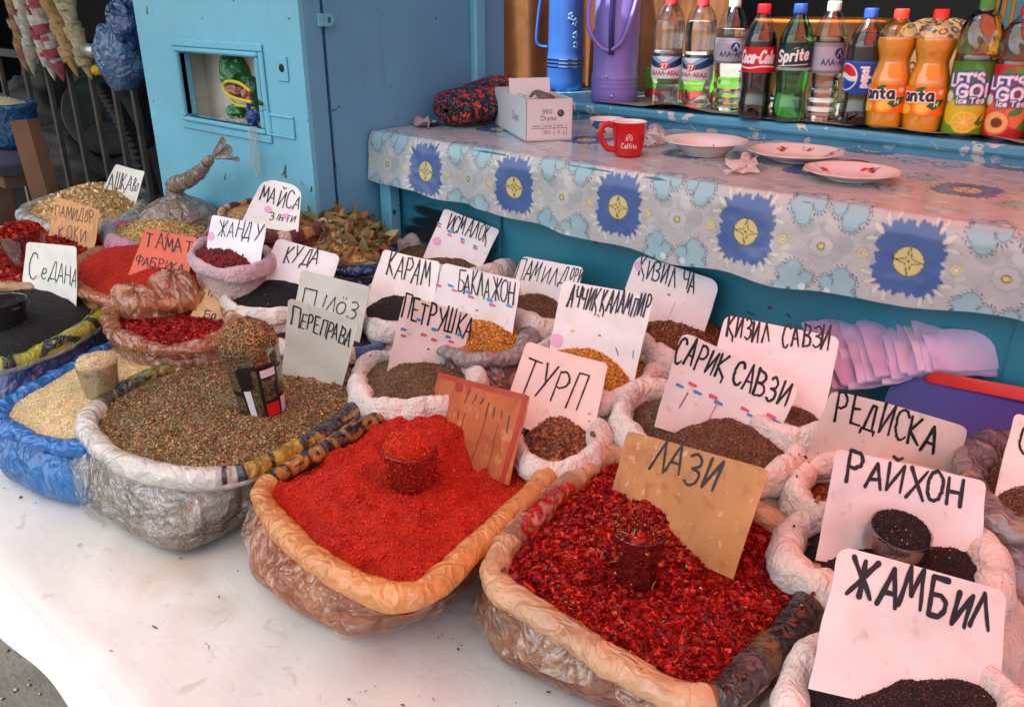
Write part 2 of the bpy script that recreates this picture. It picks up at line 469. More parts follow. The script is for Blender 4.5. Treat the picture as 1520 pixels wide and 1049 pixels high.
class Canvas:
    """a small picture of flat shapes, read off as vertex colours"""
    def __init__(s, w, h, ppu, bg):
        s.W, s.H, s.k = max(4, int(w * ppu)), max(4, int(h * ppu)), ppu
        s.w, s.h = w, h
        s.a = np.ones((s.H, s.W, 3)) * hx(bg)
        s.X, s.Y = np.meshgrid((np.arange(s.W) + .5) / ppu, (np.arange(s.H) + .5) / ppu)

    def _put(s, m, col, sl=None):
        c = hx(col) if isinstance(col, str) else np.asarray(col)
        A = s.a if sl is None else s.a[sl]
        A += m[..., None] * (c - A)

    def _box(s, x0, y0, x1, y1):
        i0, i1 = int(max(0, x0 * s.k - 2)), int(min(s.W, x1 * s.k + 3)); j0, j1 = int(max(0, y0 * s.k - 2)), int(min(s.H, y1 * s.k + 3))
        return (slice(j0, max(j0, j1)), slice(i0, max(i0, i1)))

    def disc(s, cx, cy, rx, ry=None, col='#000', rot=0.0, ring=None):
        ry = rx if ry is None else ry
        R = max(rx, ry); sl = s._box(cx - R, cy - R, cx + R, cy + R)
        X, Y = s.X[sl] - cx, s.Y[sl] - cy; c, q = math.cos(rot), math.sin(rot)
        d = np.hypot((X * c + Y * q) / rx, (-X * q + Y * c) / ry)
        m = np.clip((1 - d) * min(rx, ry) * s.k + .5, 0, 1)
        if ring: m = m * np.clip((d - (1 - ring / min(rx, ry))) * min(rx, ry) * s.k + .5, 0, 1)
        s._put(m, col, sl); return s

    def poly(s, P, col):
        P = np.asarray(P, float); sl = s._box(*P.min(0), *P.max(0)); X, Y = s.X[sl], s.Y[sl]
        if X.size == 0: return s
        m = 0
        for ox in (-.25, .25):
            for oy in (-.25, .25): m = m + .25 * inside(np.stack([X.ravel() + ox / s.k, Y.ravel() + oy / s.k], 1), P).reshape(X.shape)
        s._put(m, col, sl); return s

    def line(s, P, wd, col):
        P = np.asarray(P, float); sl = s._box(P[:, 0].min() - wd, P[:, 1].min() - wd, P[:, 0].max() + wd, P[:, 1].max() + wd)
        X, Y = s.X[sl], s.Y[sl]
        if X.size == 0: return s
        D = np.full(X.shape, 1e9)
        for a, b in zip(P[:-1], P[1:]):
            ab = b - a; L = ab @ ab + 1e-12
            t = np.clip(((X - a[0]) * ab[0] + (Y - a[1]) * ab[1]) / L, 0, 1)
            D = np.minimum(D, np.hypot(X - a[0] - t * ab[0], Y - a[1] - t * ab[1]))
        s._put(np.clip((wd / 2 - D) * s.k + .5, 0, 1), col, sl); return s

    def text(s, txt, x, y, h, w, pen, col, rot=0.0, shear=0.0, out=None):
        st, tw = strokes(txt); c, q = math.cos(rot), math.sin(rot)
        for ps, cl in (((pen + out[0], out[1]),) if out else ()) + ((pen, col),):
            for P in st:
                Q = np.stack([P[:, 0] / tw * w + shear * P[:, 1] * h, P[:, 1] * h], 1)
                s.line(np.stack([x + Q[:, 0] * c - Q[:, 1] * q, y + Q[:, 0] * q + Q[:, 1] * c], 1), ps, cl)
        return s

    def get(s, u, v):
        """bilinear colour at u, v in 0..1"""
        x = np.clip(np.asarray(u) * s.W - .5, 0, s.W - 1.001); y = np.clip(np.asarray(v) * s.H - .5, 0, s.H - 1.001)
        i, j = x.astype(int), y.astype(int); fx, fy = (x - i)[..., None], (y - j)[..., None]
        a = s.a
        i1, j1 = np.minimum(i + 1, s.W - 1), np.minimum(j + 1, s.H - 1)
        return (a[j, i] * (1 - fx) + a[j, i1] * fx) * (1 - fy) + (a[j1, i] * (1 - fx) + a[j1, i1] * fx) * fy


# ---------------------------------------------------------------- grains
OCT = (np.array([[1, 0, 0], [-1, 0, 0], [0, 1, 0], [0, -1, 0], [0, 0, 1], [0, 0, -1]], float),
       np.array([[0, 2, 4], [2, 1, 4], [1, 3, 4], [3, 0, 4], [2, 0, 5], [1, 2, 5], [3, 1, 5], [0, 3, 5]]))
FLK = (np.array([[1, .1, .25], [.35, .9, 0], [-.7, .7, .12], [-1, -.2, -.1], [-.1, -.8, .1], [.7, -.65, -.1]], float),
       np.array([[0, 1, 2], [0, 2, 3], [0, 3, 4], [0, 4, 5]]))
_a = np.linspace(0, 2 * math.pi, 8, endpoint=False)
SEED = (np.concatenate([np.stack([np.cos(_a), np.sin(_a) * (.75 + .25 * np.cos(_a)), 0 * _a], 1), [[0, 0, 1.]], [[0, 0, -1.]]]),
        np.array([[i, (i + 1) % 8, 8] for i in range(8)] + [[(i + 1) % 8, i, 9] for i in range(8)]))
_l = np.array([[-1, 0], [-.55, .22], [0, .34], [.5, .24], [1, 0], [.5, -.24], [0, -.34], [-.55, -.22]])
_u, _v = np.meshgrid(np.linspace(-1, 1, 7), [-1.0, 0.0, 1.0])
_w = .30 * (1 - np.abs(_u) ** 2.2) * (1 - .18 * _u)
LEAF = (np.stack([_u, _v * _w, .16 * np.abs(_v) * _w / .3 - .22 * _u ** 2 + .06 * np.sin(_u * 5 + _v)], -1).reshape(-1, 3),
        np.array([f for i in range(2) for j in range(6) for f in ([i * 7 + j, i * 7 + j + 1, (i + 1) * 7 + j + 1], [i * 7 + j, (i + 1) * 7 + j + 1, (i + 1) * 7 + j])]))
_OLD = (np.concatenate([np.c_[_l, .22 * np.abs(_l[:, 1]) + .12 * _l[:, 0] ** 2], [[0, 0, -.06]]]), np.array([[i, (i + 1) % 8, 8] for i in range(8)]))


def grains(mb, P, shape, size, cols, lie=0.0, mi=0, sv=0.3, wts=None, cj=0.18, nrm=None):
    """scatter one small solid at each point; lie=1 keeps them flat"""
    n = len(P)
    if n == 0: return
    V0, F0 = shape
    q = rng.normal(size=(n, 4))
    if lie: q[:, 1] *= (1 - lie); q[:, 2] *= (1 - lie)
    q /= np.linalg.norm(q, axis=1)[:, None]
    w, x, y, z = q.T
    Rm = np.stack([1 - 2 * (y * y + z * z), 2 * (x * y - z * w), 2 * (x * z + y * w), 2 * (x * y + z * w), 1 - 2 * (x * x + z * z), 2 * (y * z - x * w),
                   2 * (x * z - y * w), 2 * (y * z + x * w), 1 - 2 * (x * x + y * y)], -1).reshape(n, 3, 3)
    S = np.asarray(size, float) * np.clip(1 + rng.normal(0, sv, (n, 1)), .45, 1.9) * (1 + rng.normal(0, .12, (n, 3)))
    V = np.einsum('nij,nkj->nki', Rm, V0[None] * S[:, None, :]) + P[:, None, :]
    C = np.array([hx(c) for c in cols])
    ci = rng.choice(len(cols), n, p=None if wts is None else np.array(wts) / sum(wts))
    c = C[ci] * np.clip(1 + rng.normal(0, cj, (n, 1)), .4, 1.7)
    c = c * (.72 + .56 * fbm(P, 22, 77, 3))[:, None]
    k = len(V0)
    Fa = (F0[None] + (np.arange(n) * k)[:, None, None]).reshape(-1, 3)
    mb.add(V.reshape(-1, 3), Fa, mi, np.repeat(c, k, 0))


grain_m = M("spice_grains", None, 0.6, spec=0.3)
flake_m = M("chilli_flakes", None, 0.48, spec=0.28, trl=0.15)

# ================================================================ SETTING
def sheet(name, x0, x1, y0, y1, z, nx, ny, m, amp=0, sc_=3.0, kind="structure"):
    X, Y = np.meshgrid(np.linspace(x0, x1, nx), np.linspace(y0, y1, ny))
    Zv = z + amp * (fbm(np.stack([X, Y], -1), sc_, 3) - .5)
    return MB().grid(np.stack([X, Y, Zv], -1), 0).build(name, m, kind=kind)


asphalt = M("asphalt", hx('#45423e'), 0.9, (60, .6), (6, .35), dirt=(14, .62, '#3a3733'), bdist=0.01)
sheet("ground", -60, 60, -60, 60, 0.0, 2, 2, asphalt)
mb = MB()
for k in range(90):                                   # grit on the asphalt near the stall
    p = at(rng.uniform(-30, 230), rng.uniform(930, 1100), 0.0)
    grains(mb, p[None] + [0, 0, .002], OCT, (.004, .003, .002), ['#57534c', '#6a665d', '#44413c'], sv=.6)
mb.build("grit", grain_m, kind="stuff")

# stall opposite and street side out of view are open sky; the awnings overhead shade the stall
def awning(name, label, x0, x1, y0, y1, z0, z1, m, seed):
    t = thing(name, label, "awning", ((x0 + x1) / 2, (y0 + y1) / 2, 0))
    nx, ny = 30, 22
    X, Y = np.meshgrid(np.linspace(x0, x1, nx), np.linspace(y0, y1, ny))
    v = (Y - y0) / (y1 - y0)
    Zv = z0 + (z1 - z0) * v - .06 * np.sin(np.pi * v) + .03 * np.sin(X * 9 + seed)
    MB().grid(np.stack([X, Y, Zv], -1)).build("fabric", m, t)
    MB().tube([[x0, y0 + .01, z0 - .012], [x1, y0 + .01, z0 - .012]], .014, 10).build("front_bar", steel_d, t)
    return t


def cloth_tr(name, col, trl):
    t = NT(name)
    p = t.n("BsdfDiffuse", i_Color=col)
    tr = t.n("BsdfTranslucent", i_Color=col)
    return t.done(t.n("MixShader", i_0=trl, i_1=p.outputs[0], i_2=tr.outputs[0]).outputs[0])


steel_d = M("dark_steel", hx('#3b3936'), 0.5, (40, .3), (9, .3), metal=.3)
awning("awning", "red cloth awning stretched low over the right half of the counter", -0.72, 2.3, 0.30, 1.74, 1.98, 2.10, cloth_tr("red_awning", hx('#f27a68'), .68), 1)
awning("awning", "off white cloth awning stretched over the front and left of the stall", -4.6, 2.3, -0.868, 0.12, 2.50, 2.56, cloth_tr("white_awning", hx('#efeee6'), .55), 2)
awning("awning", "grey canvas awning over the left end of the stall beside the red one", -4.6, -0.70, 0.14, 1.10, 2.46, 2.60, cloth_tr("grey_awning", hx('#d5d6d2'), .5), 3)

# ---- selling table with its white cloth
TX0, TX1, TY0, TY1 = -3.3, 0.75, 0.245, 1.315
t = thing("selling_table", "long wooden trestle table hidden under the white cloth", "table", (-1.2, .7, 0))
MB().box((TX0, TY0 + .085, TZ - .04), (TX1, TY1 - .01, TZ - .004), ch=.004).build("table_top", M("plank_wood", hx('#7d6346'), .7, (30, .3), (4, .3)), t)
for lx in (-3.0, -1.6, -.2, .6):
    for ly in (TY0 + .40, TY1 - .08):
        MB().box((lx - .03, ly - .03, 0), (lx + .03, ly + .03, TZ - .041), ch=.003).build("leg", _mc["plank_wood"], t)
nx, nv = 260, 90
xs = np.linspace(TX0 - .02, TX1 + .02, nx)
vv = np.concatenate([np.linspace(0, 1.0, 60), np.linspace(1.0, 1.3, 31)[1:]])
P = np.zeros((len(vv), nx, 3))
edgeY = .257 + .004 * np.sin(xs * 5.3) + .003 * np.sin(xs * 13 + 1)
for i, v in enumerate(vv):
    P[i, :, 0] = xs
    if v <= 1:
        P[i, :, 1] = TY1 + (edgeY - TY1) * v
        P[i, :, 2] = TZ
        q_ = np.stack([xs * 1.0 + .5 * P[i, :, 1], P[i, :, 1] * .8], -1); P[i, :, 2] += (.005 * (fbm(q_, 7, 5) - .5) - .005 * np.clip(np.abs(fbm(q_, 5, 15, 2) - .5) * 9, 0, 1) + .004) * min(1, (1 - v) * 8 + .3)
    else:
        a = (v - 1) / .3
        P[i, :, 1] = edgeY - .03 * math.sin(min(1, a * 2.2) * math.pi / 2) + .005 * a * np.sin(xs * 22)
        P[i, :, 2] = TZ - .012 * min(1, a * 3) ** 2 - (.085 + .005 * np.sin(xs * 4 + .6)) * a ** 1.2
clm = NT("white_cloth")
c = clm.mix(1.0, hx('#d2d0c8'), clm.ramp(clm.noise(5, 5, .4), [(.3, .86), (.7, 1.03)]), 'MULTIPLY')
st = clm.n("Mapping", i_Vector=clm.coords(), i_Rotation=(0, 0, math.radians(-22)), i_Scale=(9, 140, 9)).outputs[0]
c = clm.mix(clm.ramp(clm.noise(1.0, 4, .3, st), [(.58, 0), (.78, .13)]), c, hx('#b3b2a8'))
c = clm.mix(clm.ramp(clm.noise(3.5, 6, .8), [(.5, 0), (.75, .28)]), c, hx('#bfb9a8')); c = clm.mix(clm.ramp(clm.noise(26, 5, 1.2), [(.64, 0), (.72, .5)]), c, hx('#a5a295'))
def stain(col, amt, *spots):
    global c
    for (x_, y_, r_) in spots:
        p_ = at(x_, y_, TZ)
        d_ = clm.n("VectorMath", operation='DISTANCE'); clm.put(d_.inputs[0], clm.coords()); clm.put(d_.inputs[1], p_)
        f_ = clm.math('SUBTRACT', clm.math('ADD', clm.noise(22, 5, .8), .25), clm.math('DIVIDE', d_.outputs['Value'], r_))
        c = clm.mix(clm.ramp(f_, [(.05, 0), (.6, amt)]), c, hx(col))
stain('#c98a78', .20, (455, 800, .10), (640, 925, .09), (560, 985, .07), (705, 880, .10)); stain('#a89878', .35, (250, 850, .10), (120, 720, .10), (330, 900, .06))
h = clm.math('ADD', clm.noise(14, 4, 1.0), clm.math('MULTIPLY', clm.noise(1.0, 3, 0, st), .12))
clm = clm.done(clm.n("BsdfPrincipled", i_Base_Color=c, i_Roughness=.75, i_Normal=clm.bump(h, .35, .006)).outputs[0])
tag(MB().grid(P).build("white_table_cloth", clm), "white stained cloth spread over the spice table and hanging off its front edge", "table cloth")
mb = MB()                                              # spilt crumbs
n = 700
q = np.stack([rng.uniform(-1.5, -.3, n), rng.uniform(.25, .6, n), np.full(n, TZ + .0035)], 1)
q = q[(fbm(q[:, :2], 7, 9) > .53)]
grains(mb, q, FLK, (.0016, .0013, .0006), ['#8b5a32', '#7a2018', '#5a5038', '#b08040'], lie=.8, sv=.5)
q = np.array([at(rng.normal(450, 22), rng.normal(808, 14), TZ + .003) for _ in range(130)])
grains(mb, q, FLK, (.0015, .0012, .0006), ['#9a2a18', '#7a4a28'], lie=.8, sv=.5)
q = np.array([at(*p, TZ + .0035) for p in [(165, 965), (310, 960), (325, 885), (215, 780), (165, 845), (118, 808), (172, 957), (306, 955), (230, 930)]])
grains(mb, q, FLK, (.004, .0012, .0006), ['#57544a'], lie=.9, sv=.4)
mb.build("crumbs", grain_m, kind="stuff")

# ---- blue kiosk
def paint(name, col, chip='#2c3a40', edge=.70, scorch=None):
    t = NT(name)
    n = t.noise(3.0, 5, .3)
    c = t.mix(1.0, col, t.ramp(n, [(.3, .86), (.7, 1.06)]), 'MULTIPLY')
    stx = t.n("Mapping", i_Vector=t.coords(), i_Scale=(28, 28, 3.5)).outputs[0]
    c = t.mix(t.ramp(t.noise(1.0, 5, .5, stx), [(.60, 0), (.80, .32)]), c, np.array(col) * .55 + .02)
    c = t.mix(t.ramp(t.noise(22, 6, .8), [(edge, 0), (edge + .02, 1)]), c, hx(chip))
    c = t.mix(t.ramp(t.noise(9, 6, 1.5), [(edge - .04, 0), (edge + .1, .5)]), c, np.array(col) * 1.25 + .03)
    if scorch:
        sp = t.n("SeparateXYZ", i_0=t.coords()).outputs
        dx = t.math('DIVIDE', t.math('SUBTRACT', sp[0], scorch[0]), scorch[2]); dz = t.math('DIVIDE', t.math('SUBTRACT', sp[2], scorch[1]), scorch[3])
        rr_ = t.math('ADD', t.math('MULTIPLY', dx, dx), t.math('MULTIPLY', dz, dz))
        stv = t.n("Mapping", i_Vector=t.coords(), i_Rotation=(0, math.radians(12), 0), i_Scale=(6, 6, 70)).outputs[0]
        f = t.math('SUBTRACT', t.math('ADD', t.noise(1.0, 4, .6, stv), .42), t.math('MULTIPLY', rr_, .5))
        c = t.mix(t.ramp(f, [(.52, 0), (.68, .95)]), c, hx('#15181a'))
    h = t.math('ADD', t.noise(7, 4), t.math('MULTIPLY', t.noise(120, 2), .12))
    p = t.n("BsdfPrincipled", i_Base_Color=c, i_Roughness=t.ramp(n, [(.3, .30), (.7, .48)]), i_Normal=t.bump(h, .22, .01))
    return t.done(p.outputs[0])


pt_f = paint("light_blue_enamel", hx('#70bad0'), edge=.672)
pt_d = paint("darker_blue_enamel", hx('#639fbb'), edge=.685)  # a darker, bluer tone for the corner post, door and back post
pt_t = paint("teal_enamel", hx('#2f7f92'), scorch=(-1.42, .985, .16, .075))
pt_s = paint("sill_blue_enamel", hx('#4f9dbd'), '#b9c6c4', .60)
KX0, KX1, KY = -2.345, -1.606, 1.115
k = thing("blue_kiosk", "tall blue painted metal kiosk with a small open hatch and a side door", "kiosk", (-1.98, 1.4, 0))
H0 = (-2.137, -1.785, 1.216, 1.374)     # hatch opening x0 x1 z0 z1
mb = MB()
for a, b in (((KX0, KY, 0), (H0[0], KY + .012, 2.5)), ((H0[1], KY, 0), (KX1, KY + .012, 2.5)), ((H0[0], KY, 0), (H0[1], KY + .012, H0[2])), ((H0[0], KY, H0[3]), (H0[1], KY + .012, 2.5))):
    mb.box(a, b)
mb.build("front_panel", pt_f, k, smooth=False)
MB().box((KX0, KY + .0125, 0), (KX0 + .02, 1.95, 2.5)).build("side_panel", pt_f, k, smooth=False)
fr = MB()                                             # raised moulding round the hatch
def ring(mb, x0, x1, z0, z1, w, y0, y1, ch=.004, mi=0):
    mb.box((x0 - w, y0, z1), (x1 + w, y1, z1 + w), mi, ch=ch); mb.box((x0 - w, y0, z0 - w), (x1 + w, y1, z0), mi, ch=ch)
    mb.box((x0 - w, y0, z0 + .0005), (x0, y1, z1 - .0005), mi, ch=ch); mb.box((x1, y0, z0 + .0005), (x1 + w, y1, z1 - .0005), mi, ch=ch)
ring(fr, H0[0], H0[1], H0[2], H0[3], .012, KY - .010, KY + .03, .004)
ring(fr, H0[0] - .013, H0[1] + .013, H0[2] - .013, H0[3] + .013, .018, KY - .006, KY - .0005, .003)
hf = fr.build("hatch_frame", pt_f, k, smooth=False)
box_in = MB()
box_in.box((H0[0] - .05, KY + .09, H0[2] - .05), (H0[1] + .1, KY + .10, H0[3] + .1))
box_in.box((H0[0] - .05, KY + .031, H0[2] - .06), (H0[1] + .1, KY + .169, H0[2] - .051))
box_in.box((H0[0] - .06, KY + .031, H0[2] - .05), (H0[0] - .051, KY + .169, H0[3] + .1))
box_in.box((H0[1] + .1, KY + .031, H0[2] - .05), (H0[1] + .109, KY + .169, H0[3] + .1))
box_in.build("hatch_box", M("stained_board", hx('#e4d9c6'), .8, (20, .3), (5, .25), dirt=(10, .58, '#a8946f', .25)), k, smooth=False)
a, b = atY(411, 83, KY), atY(430, 122, KY)
mb = MB(); mb.box((a[0], KY - .004, b[2]), (b[0], KY - .0003, a[2]), ch=.0015)
lp = mb.build("lock_plate", pt_f, k, smooth=False)
c = (a + b) / 2
MB().lathe([(0, 0), (.009, 0), (.0085, .0012), (.006, .0016), (0, .0016)], (c[0], KY - .0045, c[2] + .002), 20, M=[[1, 0, 0], [0, 0, -1], [0, 1, 0]]).build("keyhole", M("black_hole", hx('#0b0b0c'), .8), lp)
a, b = atY(400, 168, KY), atY(440, 208, KY)
mb = MB(); mb.box((a[0] + .006, KY - .002, b[2] + .006), (b[0] - .006, KY - .0003, a[2] - .006), ch=.001)
ring(mb, a[0] + .0062, b[0] - .0062, b[2] + .0062, a[2] - .0062, .006, KY - .005, KY - .0004, .002)
mb.build("label_holder", pt_f, k, smooth=False)
# the side that faces the counter: post, gap, door, trim
MB().box((KX1 - .03, KY + .0125, 0), (KX1, KY + .058, 2.5), ch=.003).build("corner_post", pt_d, k, smooth=False)
MB().box((KX1 - .04, KY + .059, 0), (KX1 - .03, KY + .069, 2.5)).build("door_gap", M("black_hole"), k, smooth=False)
dr = MB().box((KX1 - .022, KY + .070, .05), (KX1 - .006, 1.632, 2.4), ch=.003).build("door", pt_d, k, smooth=False)
a = atX(485, 30, KX1)
mb = MB()
ang = np.linspace(-math.pi / 2, math.pi / 2, 14)
ou = np.array([[0, -.013]] + [[.014 + .013 * math.cos(t_), .013 * math.sin(t_)] for t_ in ang] + [[0, .013]])
inn = np.array([[.014 + .006 * math.cos(t_), .007 * math.sin(t_)] for t_ in np.linspace(-math.pi, math.pi, 17)[:-1]])
X0 = KX1 + .002
def hp(q, x): return np.array([[x, a[1] - .012 + p[0], a[2] + p[1]] for p in q])
m2 = len(ou)
# outer plate as ring quads towards the hole
ii = [int(np.argmin(((inn - o_) ** 2).sum(1))) for o_ in ou]
V = np.concatenate([hp(ou, X0 + .004), np.array([hp(inn, X0 + .004)[i] for i in ii]), hp(ou, X0), np.array([hp(inn, X0)[i] for i in ii])])
Fq = [[j, (j + 1) % m2, m2 + (j + 1) % m2, m2 + j] for j in range(m2)] + [[2 * m2 + j, 2 * m2 + (j + 1) % m2, (j + 1) % m2, j] for j in range(m2)] + [[m2 + j, m2 + (j + 1) % m2, 3 * m2 + (j + 1) % m2, 3 * m2 + j] for j in range(m2)]
mb.add(V, Fq)
mb.box((X0 - .008, a[1] - .026, a[2] - .013), (X0 + .0038, a[1] - .0122, a[2] + .013), ch=.001)
mb.build("hasp", pt_f, dr, smooth=False)
MB().box((KX1 - .03, 1.6325, 0), (KX1 + .012, 1.672, 2.5), ch=.005).build("door_frame", pt_f, k, smooth=False)
MB().box((KX1 - .03, 1.6725, 1.19), (KX1 - .005, 1.76, 2.5), ch=.003).build("back_post", pt_d, k, smooth=False)
# front wall under the counter and the sill shelf with the goods
w = thing("stall_wall", "low teal painted metal wall under the counter with a blue window sill shelf on top", "wall", (-.5, 1.4, 0))
mb = MB().box((KX1 + .001, 1.335, 0), (1.6, 1.36, 1.15), ch=.002)
for xr in (-1.25, -.2, .6): mb.box((xr - .02, 1.328, 0), (xr + .02, 1.3345, 1.14), ch=.002)
mb.build("lower_panel", pt_t, w, smooth=False)
MB().box((KX1 + .0005, 1.805, 1.16), (1.6, 1.83, 1.228), ch=.004).build("sill_front", pt_s, w, smooth=False)
mb = MB(); nxs = 160
xs = np.linspace(KX1 + .0006, 1.6, nxs)
lip = .004 * (fbm(np.stack([xs, 0 * xs], -1), 16, 2) - .5)
pf = np.array([(1.795, 1.226), (1.790, 1.232), (1.790, 1.243), (1.796, 1.2485), (1.83, 1.249), (2.25, 1.249), (2.25, 1.226)])
P = np.zeros((len(pf), nxs, 3)); P[..., 0] = xs; P[..., 1] = pf[:, :1] + np.where(np.arange(len(pf))[:, None] < 4, lip, 0); P[..., 2] = pf[:, 1:]
mb.grid(P).build("sill_shelf", pt_s, w, smooth=False)
mb = MB()                                              # curled paper liner under the bottles
P = np.zeros((10, 300, 3)); xs = np.linspace(-1.35, 1.5, 300)
for i in range(10):
    P[i, :, 0] = xs; P[i, :, 1] = 1.80 + .045 * i + (1 - i / 9) * .010 * np.sin(xs * 17 + np.sin(xs * 7) * 2)
    P[i, :, 2] = 1.2505 + (1 - i / 9) ** 6 * (.004 + .008 * np.clip(np.sin(xs * 11 + 1) + .6 * np.sin(xs * 27), 0, 2))
tag(mb.grid(P).build("shelf_liner", M("grey_liner", hx('#8d8a86'), .6, (30, .3), (8, .35))), "grey curled paper liner under the drink bottles", "shelf liner")
# inside of the kiosk window behind the goods
wb = M("dark_green_wall", hx('#2b3a38'), .7, (6, .2), (3, .3))
MB().box((-1.9, 2.62, 0), (2.0, 2.66, 2.5)).build("wall", wb, w, smooth=False)
MB().box((KX1 - .4, 1.761, 2.2), (2.0, 2.6, 2.23)).build("ceiling_board", wb, w, smooth=False)
bw = atY(1488, 40, 2.55)
MB().box((bw[0], 2.50, 1.25), (1.9, 2.60, 2.19)).build("blue_partition", paint("pale_blue_board", hx('#58b2cb')), w, smooth=False)

# ---- counter with its patterned oilcloth
ct = thing("serving_counter", "narrow blue wooden counter along the kiosk under the patterned oilcloth", "counter", (-.6, 1.55, 0))
MB().box((KX1 + .012, 1.285, CZ - .03), (1.5, 1.80, CZ - .004), ch=.003).build("counter_top", pt_t, ct, smooth=False)
MB().box((-1.595, 1.292, 0), (-1.558, 1.325, CZ - .031), ch=.003).build("leg", pt_f, ct, smooth=False)
MB().box((1.30, 1.292, 0), (1.337, 1.325, CZ - .031), ch=.003).build("leg", pt_f, ct, smooth=False)


def flower(cv, x, y, r, pet='#c9ccbf', core='#b7b060', n=6, ph=0.0, line='#8f8b55'):
    for q in range(n):
        a_ = ph + q * 2 * math.pi / n
        cv.disc(x + .62 * r * math.cos(a_), y + .62 * r * math.sin(a_), r * .42, col=line)
    for q in range(n):
        a_ = ph + q * 2 * math.pi / n
        cv.disc(x + .62 * r * math.cos(a_), y + .62 * r * math.sin(a_), r * .34, col=pet)
    cv.disc(x, y, r * .36, col=line); cv.disc(x, y, r * .26, col=core)


TW, TH = .26, .287
tile = Canvas(TW, TH, 1500, '#b1b4b4')
def wrap(fn):
    for ox in (-TW, 0, TW):
        for oy in (-TH, 0, TH): fn(ox, oy)
R2 = np.random.default_rng(3)
spk = R2.uniform(0, 1, (620, 2)) * [TW, TH]
for x, y in spk: tile.line([[x, y], [x + R2.normal(0, .004), y + R2.normal(0, .003)]], .0008, ['#989c9e', '#c4c6c4', '#a6a89a'][R2.integers(3)])
for q_ in range(46):
    x, y = R2.uniform(0, 1, 2) * [TW, TH]; r_ = R2.uniform(.006, .016)
    for ox in (-TW, 0, TW):
        for oy in (-TH, 0, TH): tile.disc(x + ox, y + oy, r_, r_ * R2.uniform(.5, 1), ['#a3adb2', '#bcc1c0', '#9fa8a6'][q_ % 3], R2.uniform(0, 3))
def clouds(ox, oy):
    for sx in (-1, 1):
        for sy in (-1, 1):
            bx, by = TW / 2 + sx * .088 + ox, TH / 2 + sy * .062 + oy
            bl = [(0, 0, .015), (sx * .016, sy * .012, .012), (sx * .004, -sy * .018, .013), (-sx * .012, sy * .016, .010), (sx * .026, -sy * .004, .010), (-sx * .010, -sy * .010, .009), (sx * .012, sy * .028, .008)]
            for dx, dy, r in bl:
                for a_ in np.linspace(0, 2 * math.pi, 16, endpoint=False):
                    cx_, cy_ = bx + dx + (r + .0035) * math.cos(a_), by + dy + (r + .0035) * math.sin(a_)
                    tile.line([[cx_, cy_], [cx_ + .003 * math.cos(a_ + .7), cy_ + .003 * math.sin(a_ + .7)]], .0014, '#22303c')
            for dx, dy, r in bl: tile.disc(bx + dx, by + dy, r + .0016, col='#5a7f8c')
            for dx, dy, r in bl: tile.disc(bx + dx, by + dy, r, col='#92b5ba')
            tile.disc(bx + sx * .022, by + sy * .012, .006, col='#c9d3d2')
wrap(clouds)
def medal(ox, oy):
    cx_, cy_ = TW / 2 + ox, TH / 2 + oy
    a_ = np.linspace(0, 2 * math.pi, 160, endpoint=False)
    r = .0545 - .006 * np.cos(4 * a_) + .0030 * np.cos(18 * a_ + .6) + .0025 * np.cos(31 * a_)
    tile.poly(np.stack([cx_ + r * np.cos(a_) * .98, cy_ + r * np.sin(a_) * 1.10], 1), '#48659a')
    for d_ in range(4):
        b_ = math.pi / 4 + d_ * math.pi / 2
        for o_ in (-.36, -.12, .12, .36):
            for col, sc__ in (('#7d7c5e', 1.14), ('#c9cabf', 1.0)):
                tile.disc(cx_ + .063 * math.cos(b_ + o_), cy_ + .068 * math.sin(b_ + o_), .0095 * sc__, .0033 * sc__, col, b_ + o_ * 2.6)
    for s_ in (-1, 1):
        flower(tile, cx_ + s_ * .066, cy_, .010, '#c4c29a', '#e0dcb0')
    tile.disc(cx_, cy_, .0225, .0245, '#3a3a24'); tile.disc(cx_, cy_, .0212, .0232, '#cfc483')
    for d_ in range(4):
        b_ = d_ * math.pi / 2
        tile.line([[cx_ + .020 * math.cos(b_), cy_ + .022 * math.sin(b_)], [cx_ + .006 * math.cos(b_ + .785), cy_ + .006 * math.sin(b_ + .785)], [cx_ + .020 * math.cos(b_ + 1.571), cy_ + .022 * math.sin(b_ + 1.571)]], .0016, '#4a4526')
    tile.disc(cx_, cy_, .0022, col='#2a2a20')
wrap(medal)
def small(ox, oy):
    flower(tile, ox, TH / 2 + oy, .020, '#b4b8b6', '#cfcfae', 8, .2, '#9a9d9a')
    tile.disc(ox, TH / 2 + oy, .0062, col='#5f5f2c'); tile.disc(ox, TH / 2 + oy, .0044, col='#c9bf6a')
    flower(tile, TW / 2 + ox, oy, .016, '#aab7ba', '#c7c08a')
wrap(small)
nx = 900
xs = np.linspace(KX1 + .002, .62, nx)
hem = np.interp(xs, [-1.61, -1.17, -.76, -.45, -.2, .6], [.108, .130, .145, .14, .12, .12]) + .003 * np.sin(xs * 31)
prof = [(1.80 - j * (1.80 - 1.292) / 150, CZ, (1.80 - j * (1.80 - 1.292) / 150) - 1.292) for j in range(151)]
nf = 74
P = np.zeros((151 + nf, nx, 3)); Vd = np.zeros((151 + nf, nx))
for i, (y, z, d_) in enumerate(prof):
    P[i] = np.stack([xs, np.full(nx, y), np.full(nx, z) + .0025 * (fbm(np.stack([xs, 0 * xs + y], -1), 6, 4) - .4)], 1); Vd[i] = d_
